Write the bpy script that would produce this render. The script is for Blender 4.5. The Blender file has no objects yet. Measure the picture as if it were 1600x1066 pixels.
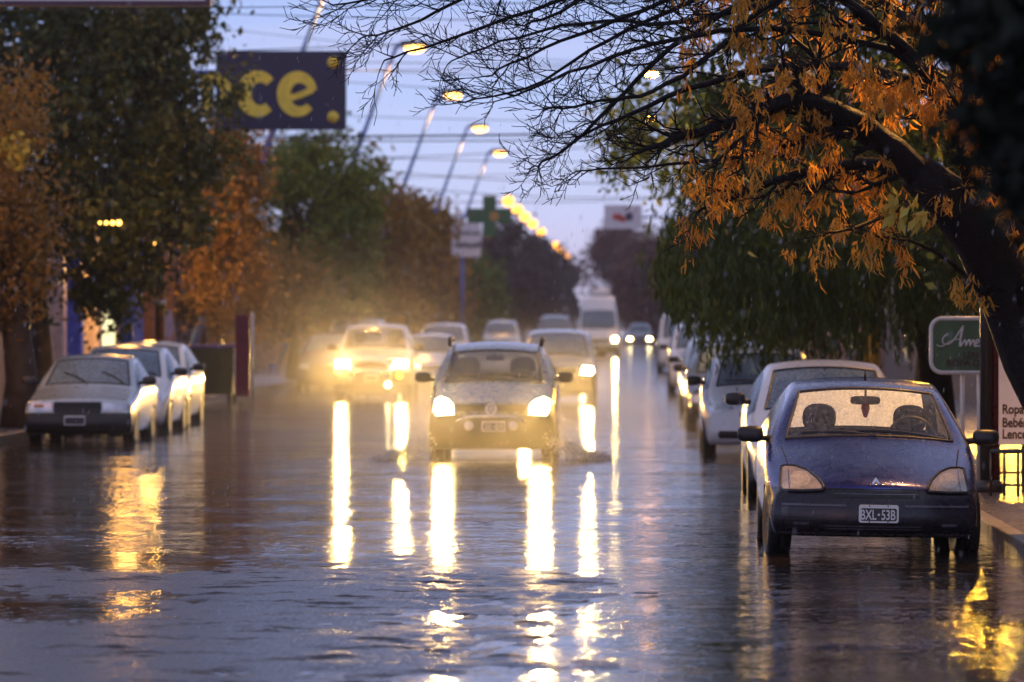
import bpy, bmesh, math, random
import numpy as np
from mathutils import Vector, Matrix
from mathutils.bvhtree import BVHTree
from math import radians as R, sin, cos, pi

random.seed(7)
RNG = np.random.default_rng(11)
S = bpy.context.scene
COL = S.collection
F = 7500.0; VX = 990.0; VY = 497.0; EYE = 1.8        # telephoto: pixels of the 1600 px wide photo
def at(px, py, Y):
    return ((px - VX) * Y / F, Y, EYE - (py - VY) * Y / F)

# ------------------------------------------------------------------ helpers
class MB:
    def __init__(s): s.v = []; s.f = []
    def add(s, v, f):
        n = len(s.v); s.v += [tuple(p) for p in v]; s.f += [tuple(i + n for i in q) for q in f]; return s
    def box(s, x0, x1, y0, y1, z0, z1):
        v = [(x0,y0,z0),(x1,y0,z0),(x1,y1,z0),(x0,y1,z0),(x0,y0,z1),(x1,y0,z1),(x1,y1,z1),(x0,y1,z1)]
        return s.add(v, [(0,3,2,1),(4,5,6,7),(0,1,5,4),(1,2,6,5),(2,3,7,6),(3,0,4,7)])
    def tube(s, pts, r, n=6, cap=True, flat=1.0):
        pts = [Vector(p) for p in pts]; m = len(pts)
        if not hasattr(r, '__len__'): r = [r] * m
        vs = []; fs = []; ref = None
        for i, p in enumerate(pts):
            d = (pts[min(i+1, m-1)] - pts[max(i-1, 0)])
            d = d.normalized() if d.length > 1e-9 else Vector((0,0,1))
            if ref is None:
                ref = Vector((0,0,1)) if abs(d.z) < .9 else Vector((1,0,0))
            a = d.cross(ref)
            if a.length < 1e-4: a = d.cross(Vector((0,1,.3)))
            a.normalize(); b = d.cross(a); ref = a.cross(d)
            for k in range(n):
                t = 2*pi*k/n
                vs.append(p + a*cos(t)*r[i] + b*sin(t)*r[i]*flat)
        for i in range(m-1):
            for k in range(n):
                fs.append((i*n+k, i*n+(k+1)%n, (i+1)*n+(k+1)%n, (i+1)*n+k))
        if cap:
            fs.append(tuple(range(n))[::-1]); fs.append(tuple((m-1)*n+k for k in range(n)))
        return s.add(vs, fs)
    def lathe(s, prof, n=24, axis='z', c=(0,0,0), sx=1, sy=1):
        vs = []; fs = []; m = len(prof)
        for (r, h) in prof:
            for k in range(n):
                t = 2*pi*k/n; a, b = r*cos(t)*sx, r*sin(t)*sy
                p = {'z': (a, b, h), 'x': (h, a, b), 'y': (a, h, b)}[axis]
                vs.append((p[0]+c[0], p[1]+c[1], p[2]+c[2]))
        for i in range(m-1):
            for k in range(n):
                fs.append((i*n+k, i*n+(k+1)%n, (i+1)*n+(k+1)%n, (i+1)*n+k))
        fs.append(tuple(range(n))); fs.append(tuple((m-1)*n+k for k in range(n)))
        return s.add(vs, fs)
    def poly(s, pts, y0, y1):                                   # (x,z) outline extruded along y
        n = len(pts)
        vs = [(x, y0, z) for x, z in pts] + [(x, y1, z) for x, z in pts]
        fs = [tuple(range(n)), tuple(range(2*n-1, n-1, -1))] + [(i, (i+1)%n, n+(i+1)%n, n+i) for i in range(n)]
        return s.add(vs, fs)
    def ribbon(s, pts, w, y0, y1):                              # pen stroke in the x-z plane
        pts = [Vector((p[0], p[1])) for p in pts]; m = len(pts)
        if not hasattr(w, '__len__'): w = [w] * m
        A = []; B = []
        for i, p in enumerate(pts):
            d = (pts[min(i+1,m-1)] - pts[max(i-1,0)]).normalized(); nrm = Vector((-d.y, d.x)) * w[i] * .5
            A.append(p+nrm); B.append(p-nrm)
        vs = []
        for y in (y0, y1):
            vs += [(p.x, y, p.y) for p in A] + [(p.x, y, p.y) for p in B]
        fs = []; o = 2*m
        for i in range(m-1):
            fs += [(i, i+1, m+i+1, m+i), (o+i, o+m+i, o+m+i+1, o+i+1), (i, o+i, o+i+1, i+1), (m+i, m+i+1, o+m+i+1, o+m+i)]
        fs += [(0, m, o+m, o), (m-1, o+m-1, o+2*m-1, 2*m-1)]
        return s.add(vs, fs)
    def blob(s, c, r, n=12, m=8, p=2.0):
        vs = []; fs = []
        def sp(t, e): return math.copysign(abs(t)**e, t)
        e = 2.0/p
        for i in range(m+1):
            a = -pi/2 + pi*i/m
            for k in range(n):
                b = 2*pi*k/n
                vs.append((c[0]+r[0]*sp(cos(a),e)*sp(cos(b),e), c[1]+r[1]*sp(cos(a),e)*sp(sin(b),e), c[2]+r[2]*sp(sin(a),e)))
        for i in range(m):
            for k in range(n):
                fs.append((i*n+k, i*n+(k+1)%n, (i+1)*n+(k+1)%n, (i+1)*n+k))
        return s.add(vs, fs)

def link(o, parent=None):
    COL.objects.link(o)
    if parent is not None: o.parent = parent
    return o
def obj(name, mb, mat, parent=None, smooth=False, bevel=0, label=None, seg=2):
    me = bpy.data.meshes.new(name); me.from_pydata(mb.v, [], mb.f); me.update()
    bm = bmesh.new(); bm.from_mesh(me)
    bmesh.ops.remove_doubles(bm, verts=bm.verts, dist=1e-6)
    bmesh.ops.recalc_face_normals(bm, faces=bm.faces)
    bm.to_mesh(me); bm.free()
    if mat: me.materials.append(mat)
    if smooth: me.polygons.foreach_set('use_smooth', [True]*len(me.polygons))
    o = link(bpy.data.objects.new(name, me), parent)
    if bevel:
        b = o.modifiers.new('bevel', 'BEVEL'); b.width = bevel; b.segments = seg; b.limit_method = 'ANGLE'
    if label: o['label'] = label
    return o
def tag(o, label=None, cat=None, group=None, kind=None):
    for k, v in (('label', label), ('category', cat), ('group', group), ('kind', kind)):
        if v: o[k] = v
    return o
def thing(name, label, cat, loc=(0,0,0), rot=(0,0,0), group=None):
    o = bpy.data.objects.new(name, None); link(o); o.empty_display_size = .2
    o.location = loc; o.rotation_euler = rot
    return tag(o, label, cat, group)
def copy_tree(o, parent=None):
    c = o.copy(); COL.objects.link(c); c.parent = parent
    for ch in list(o.children): copy_tree(ch, c)
    return c
def quads(name, V, mat, parent=None, per=4):                     # fast mesh of loose faces
    n = len(V); me = bpy.data.meshes.new(name)
    me.vertices.add(n); me.vertices.foreach_set('co', np.asarray(V, dtype=np.float32).ravel())
    k = n // per
    me.loops.add(n); me.loops.foreach_set('vertex_index', np.arange(n, dtype=np.int32))
    me.polygons.add(k); me.polygons.foreach_set('loop_start', np.arange(k, dtype=np.int32)*per)
    me.polygons.foreach_set('loop_total', np.full(k, per, dtype=np.int32))
    me.update(calc_edges=True); me.materials.append(mat)
    return link(bpy.data.objects.new(name, me), parent)
def text_mesh(name, body, size, mat, parent, loc, ext=.004, shear=0, align='LEFT', sx=1.0, bold=0):
    cu = bpy.data.curves.new(name, 'FONT'); cu.body = body; cu.size = size; cu.extrude = ext; cu.shear = shear
    cu.align_x = align; cu.offset = bold
    t = bpy.data.objects.new(name, cu); COL.objects.link(t)
    dg = bpy.context.evaluated_depsgraph_get()
    me = bpy.data.meshes.new_from_object(t.evaluated_get(dg)); bpy.data.objects.remove(t)
    me.transform(Matrix.Translation(loc) @ Matrix.Rotation(pi/2, 4, 'X') @ Matrix.Diagonal((sx, 1, 1, 1)))
    me.materials.clear(); me.materials.append(mat)
    return link(bpy.data.objects.new(name, me), parent)

# ------------------------------------------------------------------ materials
class NT:
    def __init__(s, name, world=False):
        s.m = bpy.data.worlds.new(name) if world else bpy.data.materials.new(name)
        s.m.use_nodes = True; s.t = s.m.node_tree; s.t.nodes.clear()
    def n(s, typ, **kw):
        nd = s.t.nodes.new('ShaderNode' + typ)
        for k, v in kw.items():
            if k.startswith('i_'):
                key = k[2:].replace('_', ' ')
                s.set(nd, key, v)
            elif k.startswith('s'): s.set(nd, int(k[1:]), v)
            else: setattr(nd, k, v)
        return nd
    def set(s, nd, key, v):
        inp = nd.inputs[key]
        if isinstance(v, bpy.types.NodeSocket): s.t.links.new(v, inp)
        elif isinstance(v, bpy.types.Node): s.t.links.new(v.outputs[0], inp)
        else:
            if hasattr(inp, 'default_value') and not isinstance(v, (int, float, str)) and len(v) == 3 and inp.type == 'RGBA': v = (*v, 1)
            inp.default_value = v
    def math(s, op, a, b=0.0, clamp=False):
        nd = s.n('Math', operation=op, use_clamp=clamp); s.set(nd, 0, a); s.set(nd, 1, b); return nd.outputs[0]
    def mix(s, fac, a, b):
        nd = s.n('Mix', data_type='RGBA'); s.set(nd, 0, fac); s.set(nd, 6, a); s.set(nd, 7, b); return nd.outputs[2]
    def ramp(s, fac, stops):
        nd = s.n('ValToRGB'); s.set(nd, 0, fac); e = nd.color_ramp.elements
        while len(e) < len(stops): e.new(.5)
        for i, (p, c) in enumerate(stops): e[i].position = p; e[i].color = (*c, 1) if len(c) == 3 else c
        return nd.outputs[0]
    def rng(s, v, a, b, c=0.0, d=1.0):
        nd = s.n('MapRange'); s.set(nd, 0, v); s.set(nd, 1, a); s.set(nd, 2, b); s.set(nd, 3, c); s.set(nd, 4, d); return nd.outputs[0]
    def out(s, sh, vol=None):
        o = s.n('OutputWorld' if isinstance(s.m, bpy.types.World) else 'OutputMaterial')
        if sh is not None: s.set(o, 'Surface', sh)
        if vol is not None: s.set(o, 'Volume', vol)
        return s.m
    def coord(s, kind='Object', scale=None):
        c = s.n('TexCoord').outputs[kind]
        if scale is not None:
            mp = s.n('Mapping'); s.set(mp, 0, c); s.set(mp, 3, scale); c = mp.outputs[0]
        return c
    def noise(s, co, scale, detail=3, rough=.55, out=0):
        nd = s.n('TexNoise'); s.set(nd, 'Vector', co); nd.inputs['Scale'].default_value = scale
        nd.inputs['Detail'].default_value = detail; nd.inputs['Roughness'].default_value = rough; return nd.outputs[out]

def mat_basic(name, col, rough=.5, metal=0, spec=.5, var=.15, scale=6, coat=0, bump=0.0, emit=None, estr=0):
    t = NT(name); co = t.coord()
    nz = t.noise(co, scale, 4)
    lo = tuple(c*(1-var) for c in col); hi = tuple(min(1, c*(1+var)) for c in col)
    b = t.n('BsdfPrincipled'); t.set(b, 'Base Color', t.ramp(nz, [(.3, lo), (.7, hi)]))
    t.set(b, 'Roughness', t.rng(t.noise(co, scale*3, 2), .3, .7, max(.02, rough-.08), min(1, rough+.08)))
    b.inputs['Metallic'].default_value = metal; b.inputs['Specular IOR Level'].default_value = spec
    b.inputs['Coat Weight'].default_value = coat; b.inputs['Coat Roughness'].default_value = .05
    if bump:
        bp = t.n('Bump'); bp.inputs['Strength'].default_value = bump; bp.inputs['Distance'].default_value = .02
        t.set(bp, 'Height', t.noise(co, scale*8, 4)); t.set(b, 'Normal', bp)
    if emit:
        b.inputs['Emission Color'].default_value = (*emit, 1); b.inputs['Emission Strength'].default_value = estr
    return t.out(b)
def mat_emit(name, col, st):
    t = NT(name); e = t.n('Emission'); e.inputs[0].default_value = (*col, 1); e.inputs[1].default_value = st
    return t.out(e)
def mat_paint(name, col, metal=.0, rough=.3, wet=1.0):
    """car paint under a film of rain: fine beads as bump, cabin cloth on the inner side"""
    t = NT(name); co = t.coord()
    b = t.n('BsdfPrincipled')
    dirt = t.noise(co, 3.0, 5, .6)
    t.set(b, 'Base Color', t.mix(t.rng(dirt, .5, .8, 0, .25), col, tuple(c*.55+.012 for c in col)))
    b.inputs['Metallic'].default_value = metal
    t.set(b, 'Roughness', t.rng(t.noise(co, 9, 4), .3, .7, rough-.06, rough+.12))
    b.inputs['Coat Weight'].default_value = 1.0; b.inputs['Coat Roughness'].default_value = .06
    v = t.n('TexVoronoi'); t.set(v, 'Vector', co); v.inputs['Scale'].default_value = 55
    drop = t.rng(v.outputs['Distance'], .0, .45, 1, 0)
    streak = t.noise(t.coord('Object', (14, 3, 6)), 1.6, 5, .65)
    h = t.math('ADD', t.math('MULTIPLY', drop, .5), streak)
    bp = t.n('Bump'); bp.inputs['Strength'].default_value = .55*wet; bp.inputs['Distance'].default_value = .012
    t.set(bp, 'Height', h)
    bc = t.n('Bump'); bc.inputs['Strength'].default_value = .18*wet; bc.inputs['Distance'].default_value = .01; t.set(bc, 'Height', h)
    t.set(b, 'Normal', bc); t.set(b, 'Coat Normal', bp)
    ins = t.n('BsdfDiffuse'); ins.inputs[0].default_value = (.025, .025, .03, 1)
    mx = t.n('MixShader'); t.set(mx, 0, t.n('NewGeometry').outputs['Backfacing']); t.set(mx, 1, b); t.set(mx, 2, ins)
    return t.out(mx)
def mat_glass(name, tint=(.55,.62,.66), fog=0.12, streaky=1.0, refl=1.5, fogcol=(.75,.78,.8), dif=.4):
    """window glass: see-through with a Fresnel sheen, rain streaks and mist on it"""
    t = NT(name); co = t.coord()
    tr = t.n('BsdfTransparent'); tr.inputs[0].default_value = (*tint, 1)
    gl = t.n('BsdfGlossy'); gl.inputs[0].default_value = (.95, .97, 1, 1); gl.inputs['Roughness'].default_value = .07
    bp = t.n('Bump'); bp.inputs['Strength'].default_value = .5; bp.inputs['Distance'].default_value = .004
    run = t.noise(t.coord('Object', (17, 7, 7)), 2.2, 6, .75)
    t.set(bp, 'Height', run); t.set(gl, 'Normal', bp)
    fr = t.n('Fresnel'); fr.inputs[0].default_value = refl; t.set(fr, 'Normal', bp)
    m1 = t.n('MixShader'); t.set(m1, 0, fr); t.set(m1, 1, tr); t.set(m1, 2, gl)
    tl = t.n('BsdfTranslucent'); tl.inputs[0].default_value = (*fogcol, 1)
    df = t.n('BsdfDiffuse'); df.inputs[0].default_value = (*fogcol, 1)
    mf = t.n('MixShader'); mf.inputs[0].default_value = dif; t.set(mf, 1, tl); t.set(mf, 2, df)
    m2 = t.n('MixShader')
    t.set(m2, 0, t.rng(run, .38, .68, max(0, fog*(1-.9*streaky)), min(1, fog*(1+.9*streaky))))
    t.set(m2, 1, m1); t.set(m2, 2, mf)
    return t.out(m2)
def mat_leaf(name, cols, trans=.35, rough=.45):
    t = NT(name)
    g = t.n('NewGeometry'); r = g.outputs['Random Per Island']
    n = len(cols); cl = t.noise(t.coord(), .9, 3, .6)
    r = t.math('ADD', t.math('MULTIPLY', r, .45), t.rng(cl, .32, .68, -.05, .6), True)
    c = t.ramp(r, [(i/(n-1) if n > 1 else 0, k) for i, k in enumerate(cols)])
    b = t.n('BsdfPrincipled'); t.set(b, 'Base Color', c); b.inputs['Roughness'].default_value = rough
    b.inputs['Specular IOR Level'].default_value = .35
    tl = t.n('BsdfTranslucent'); t.set(tl, 0, c)
    m = t.n('MixShader'); m.inputs[0].default_value = trans; t.set(m, 1, b); t.set(m, 2, tl)
    return t.out(m)
def mat_bark(name, col):
    return mat_basic(name, col, .6, spec=.2, var=.4, scale=5, bump=.6)

M = {}
M['black'] = mat_basic('black_plastic', (.018,.017,.018), .38, var=.2)
M['rubber'] = mat_basic('wet_rubber', (.012,.012,.012), .32, var=.2, scale=20)
M['rim'] = mat_basic('dull_rim', (.16,.16,.17), .35, metal=.7)
M['chrome'] = mat_basic('chrome', (.75,.76,.8), .16, metal=1, var=.03)
M['silver_badge'] = mat_basic('badge_silver', (.72,.73,.78), .3, metal=.5, var=.03)
M['cloth'] = mat_basic('seat_cloth', (.03,.035,.045), .85, var=.25, scale=30)
M['plate_white'] = mat_basic('plate_white', (.72,.7,.68), .4, var=.05)
M['plate_black'] = mat_basic('plate_black', (.015,.016,.02), .35)
M['grille'] = mat_basic('grille_black', (.008,.008,.009), .5)
M['lens_cream'] = None
M['reflector'] = mat_basic('lamp_reflector', (.50,.43,.34), .25, var=.25, scale=18)
M['trim'] = mat_basic('grey_trim', (.10,.085,.11), .28, var=.3)
M['red_tag'] = mat_basic('red_tag', (.5,.05,.04), .5)
M['amber'] = mat_emit('amber_signal', (1,.42,.02), 6)
M['wet_steel'] = mat_basic('wet_steel', (.3,.3,.32), .35, metal=.8)
HEAD = (1.0, .58, .16)
def lens_lit(st): return mat_emit('headlight_glow', (1.0, .78, .36), st)
M['lit60'] = lens_lit(40); M['lit25'] = lens_lit(40)
def mk_lens_cream():
    t = NT('ribbed_headlight_glass'); b = t.n('BsdfPrincipled'); co = t.coord('Object', (1, 1, 1))
    w = t.n('TexWave'); w.bands_direction = 'X'; t.set(w, 'Vector', co); w.inputs['Scale'].default_value = 22
    t.set(b, 'Base Color', t.ramp(t.noise(co, 7, 3), [(.3, (.30,.24,.18)), (.7, (.50,.42,.33))]))
    b.inputs['Roughness'].default_value = .22; b.inputs['Coat Weight'].default_value = .6; b.inputs['Metallic'].default_value = .0
    bp = t.n('Bump'); bp.inputs['Strength'].default_value = .35; bp.inputs['Distance'].default_value = .006; t.set(bp, 'Height', w.outputs[1]); t.set(b, 'Normal', bp)
    return t.out(b)
M['lens_cream'] = mk_lens_cream()
M['lens_clear'] = mat_basic('clear_headlight', (.62,.64,.68), .15, metal=.4, coat=1, var=.2, scale=14)
M['glass_hero'] = mat_glass('wet_windscreen', (.88,.90,.90), .24, 1.0, 1.33, (.35,.45,.75))
M['glass_rear'] = mat_glass('fogged_rear_glass', (.7,.7,.65), .97, .03, 1.2, (.80,.90,1.0), .08)
M['glass_dark'] = mat_glass('rainy_sky_tinted_glass', (.3,.34,.38), .50, .5, 1.8, (.58,.78,1.0))  # rain film tinted pale blue to stand in for the sky's reflection
M['glass_clear'] = mat_glass('rainy_clear_glass', (.8,.82,.84), .16, .8, 1.4, (.7,.72,.85))

# ------------------------------------------------------------------ cars
def sstep(t): t = max(0., min(1., t)); return t*t*(3-2*t)
US = [-1, -.93, -.48, 0, .48, .93, 1]
def body_mesh(P):
    W, L = P['W'], P['L']; prof = P['prof']
    py = [p[0] for p in prof]; pz = [p[1] for p in prof]; pw = [p[2] for p in prof]
    yc, yh, yr, yg = P['yc'], P['yh'], P['yr'], P['yg']
    ya1, ya2, rw = P['ya1'], P['ya2'], P['rw']
    yB = P.get('yB', (yh + yr)/2)
    arch = rw + .06
    ys = sorted(set([round(v, 3) for v in [0, .13, ya1-arch, ya1, ya1+arch, yc, (yc+yh)/2, yh, yB-.05, yB+.05, ya2-arch, ya2, ya2+arch, yr, yg, L-.1, L]]))
    keep = [ys[0]]
    for v in ys[1:]:
        if v - keep[-1] > .055: keep.append(v)
        elif any(abs(v-k) < 1e-3 for k in (yc, yh, yr, yg, L)): keep[-1] = v
    ys = keep
    zb = P.get('zb', .2); belt0, belt1 = P['belt']
    fas = P['fascia']                                         # six rows (z, halfwidth, y)
    sb0 = P.get('setback', .2)
    def sb(y):
        return float(np.interp(y, [0, yc, yh, yh+.5, L-.3, L], [sb0, sb0*.7, sb0*.35, 0, 0, -.06]))
    def plan(y):
        return 1 - P.get('taper', .07)*max(0, 1-y/.9)**2 - .05*max(0, 1-(L-y)/.6)**2
    drop = lambda y: float(np.interp(y, [0, .2, yc, yh, yr, yg, L], [.03, .05, .05, .055, .055, .04, .04]))
    ars = (2*rw*.5 + rw + .05)
    def ring(i):
        y = ys[i]; zt = float(np.interp(y, py, pz)); wt = float(np.interp(y, py, pw))
        wm = W*plan(y); b = float(np.interp(y, [yc, yg], [belt0, belt1]))
        e0 = zt - drop(y)
        b = min(b, e0-.035)
        rows = [(e0, wt), (b, min(wm-.012, wm) if y > yc-.01 else max(wt+.01, wm-.02)), (min(b-.1, P.get('zwide', .72)), wm), (.5, wm-.005), (.34, wm-.02), (zb, wm-.06)]
        rows = [list(q) + [y] for q in rows]
        for c in (ya1, ya2):
            if abs(y-c) < .02: rows[3][0] = rows[2][0]-.05 if rows[2][0]-.05 < rw*2+.06 else rw*2+.06
            elif abs(abs(y-c)-arch) < .03: rows[3][0] = .46
        if y < .55:
            k = 1 - sstep(y/.55)
            for r in range(6):
                fz, fw, fy = fas[r]
                if y < 1e-6: rows[r] = [fz, fw, fy]
                elif r > 0:
                    rows[r][0] = rows[r][0]*(1-k) + fz*k; rows[r][1] = rows[r][1]*(1-k) + max(fw, rows[r][1]-.02)*k
        return y, zt, rows
    V = []; idx = {}
    rings = [ring(i) for i in range(len(ys))]
    nS = len(ys)
    def put(key, p):
        if key not in idx: idx[key] = len(V); V.append(p)
        return idx[key]
    def pt(i, r, c):                                           # station, row 0..5, column 0..6
        y, zt, rows = rings[i]
        z, w, yy = rows[r]; u = US[c]
        if i == 0 or i == nS-1:
            p = P.get('round', 2.4)
            return (u*w, yy + sb(y)*abs(u)**p, (z if r else z + drop(y)*(1-abs(u)**2.4)))
        if r == 0: return (u*w, yy + sb(y)*abs(u)**2, zt - drop(y)*abs(u)**2.4)
        return (u*w, yy + sb(y), z)
    def vid(i, r, c):
        return put((i, r, c), pt(i, r, c))
    Fc = []; Mt = []
    def face(a, b, c, d, m): Fc.append((a, b, c, d)); Mt.append(m)
    for i in range(nS-1):
        ym = (ys[i]+ys[i+1])/2
        for c in range(6):
            m = 0
            if 1 <= c <= 4:
                if yc-.01 < ym < yh+.01: m = 1
                elif yr-.01 < ym < yg+.01: m = 3
            face(vid(i,0,c), vid(i,0,c+1), vid(i+1,0,c+1), vid(i+1,0,c), m)
            face(vid(i,5,c), vid(i+1,5,c), vid(i+1,5,c+1), vid(i,5,c+1), 0)
        for s_ in (0, 6):
            for r in range(5):
                if r >= 3 and any(abs(ym-a) < arch for a in (ya1, ya2)): continue
                m = 0
                if r == 0 and yc+.02 < ym < min(yg, P.get('glass_end', 99))-.02 and not (yB-.051 < ym < yB+.051): m = 2
                q = (vid(i,r,s_), vid(i,r+1,s_), vid(i+1,r+1,s_), vid(i+1,r,s_))
                face(*(q[::-1] if s_ == 0 else q), m)
    for i in (0, nS-1):
        for r in range(5):
            for c in range(6):
                q = (vid(i,r,c), vid(i,r+1,c), vid(i,r+1,c+1), vid(i,r,c+1))
                face(*(q if i == 0 else q[::-1]), 0)
    me = bpy.data.meshes.new('tmp'); me.from_pydata(V, [], Fc); 
    for k in range(4): me.materials.append(None)
    me.polygons.foreach_set('material_index', Mt); me.update()
    o = bpy.data.objects.new('tmp', me); COL.objects.link(o)
    sd = o.modifiers.new('s', 'SUBSURF'); sd.levels = 3 if P.get('hero') else 2; sd.render_levels = sd.levels
    dg = bpy.context.evaluated_depsgraph_get()
    m2 = bpy.data.meshes.new_from_object(o.evaluated_get(dg)); bpy.data.objects.remove(o)
    co = np.empty(len(m2.vertices)*3, dtype=np.float64); m2.vertices.foreach_get('co', co); co = co.reshape(-1, 3)
    faces = [tuple(p.vertices) for p in m2.polygons]; mi = [p.material_index for p in m2.polygons]
    bpy.data.meshes.remove(m2)
    return co, faces, mi
def sub_part(name, co, faces, mat, parent):
    used = sorted(set(i for f in faces for i in f)); mp = {u: k for k, u in enumerate(used)}
    me = bpy.data.meshes.new(name); me.from_pydata([tuple(co[u]) for u in used], [], [tuple(mp[i] for i in f) for f in faces]); me.update()
    me.polygons.foreach_set('use_smooth', [True]*len(me.polygons)); me.materials.append(mat)
    return link(bpy.data.objects.new(name, me), parent)
def boundary_loops(faces):
    cnt = {}
    for f in faces:
        for a, b in zip(f, f[1:]+f[:1]):
            cnt[(a, b)] = 1
    nxt = {a: b for (a, b) in cnt if (b, a) not in cnt}
    loops = []
    while nxt:
        a0 = next(iter(nxt)); lp = [a0]; a = nxt.pop(a0)
        while a != a0 and a in nxt: lp.append(a); a = nxt.pop(a)
        loops.append(lp)
    return loops
def span(poly, z):
    xs = []
    for (x0, z0), (x1, z1) in zip(poly, poly[1:]+poly[:1]):
        if (z0 <= z < z1) or (z1 <= z < z0): xs.append(x0 + (x1-x0)*(z-z0)/(z1-z0))
    return (min(xs), max(xs)) if len(xs) >= 2 else None
class Car: pass
def ray(C, x, z, d=(0,1,0), o=-3.0):
    h = C.bvh.ray_cast(Vector((x, o, z)), Vector(d))
    return h[0].y if h[0] is not None else None
def panel(C, name, poly, mat, off=.006, nz=8, nx=10, thick=.03, parent=None, flat=None, smooth=False):
    """a plate that follows the car's nose: outline (x,z) seen from the front, laid on the body and given thickness"""
    z0 = min(p[1] for p in poly); z1 = max(p[1] for p in poly); e = (z1-z0)*1e-3
    g = []
    last = None
    for j in range(nz+1):
        z = z0+e + (z1-z0-2*e)*j/nz; sp = span(poly, z); row = []
        for i in range(nx+1):
            x = sp[0] + (sp[1]-sp[0])*i/nx
            y = ray(C, x, z)
            if y is None: y = last if last is not None else .1
            last = y
            row.append((x, (y if flat is None else flat) - off, z))
        g.append(row)
    mb = MB(); m = nx+1
    v = [p for row in g for p in row] + [(p[0], p[1]+thick, p[2]) for row in g for p in row]; o = len(v)//2
    f = []
    for j in range(nz):
        for i in range(nx):
            a = j*m+i; f += [(a, a+1, a+m+1, a+m), (o+a, o+a+m, o+a+m+1, o+a+1)]
    for i in range(nx):
        a = i; f.append((a, o+a, o+a+1, a+1)); a = nz*m+i; f.append((a, a+1, o+a+1, o+a))
    for j in range(nz):
        a = j*m; f.append((a, a+m, o+a+m, o+a)); a = j*m+nx; f.append((a, o+a, o+a+m, a+m))
    mb.add(v, f)
    return obj(name, mb, mat, parent or C.root, smooth)
def rectp(x0, x1, z0, z1, c=.02):
    return [(x0+c, z0), (x1-c, z0), (x1, z0+c), (x1, z1-c), (x1-c, z1), (x0+c, z1), (x0, z1-c), (x0, z0+c)]
def mirror_x(poly): return [(-x, z) for x, z in poly][::-1]

def wheel(C, x, y, rw, w, steer=0):
    s = 1 if x > 0 else -1
    e = bpy.data.objects.new('wheel', None)
    mb = MB()
    h = w/2; c = .03
    mb.lathe([(rw*.62, -h+.01), (rw*.9, -h), (rw-.012, -h+c*.6), (rw, -h+c), (rw, -.012), (rw-.008, -.01), (rw-.008, .01), (rw, .012), (rw, h-c), (rw-.012, h-c*.6), (rw*.9, h), (rw*.62, h-.01)], 28, 'x')
    t = obj('wheel', mb, M['rubber'], C.root, True)
    t.location = (x, y, rw); t.rotation_euler = (0, 0, steer)
    rm = MB(); rm.lathe([(.01, s*(h-.03)), (rw*.2, s*(h-.02)), (rw*.22, s*(h-.05)), (rw*.52, s*(h-.06)), (rw*.60, s*(h-.015)), (rw*.63, s*(h-.02))], 24, 'x')
    for k in range(5):
        a = 2*pi*k/5
        rm.tube([(s*(h-.03), cos(a)*rw*.15, sin(a)*rw*.15), (s*(h-.035), cos(a)*rw*.56, sin(a)*rw*.56)], rw*.09, 5)
    obj('rim', rm, M['rim'], t, True)
    return t
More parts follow.
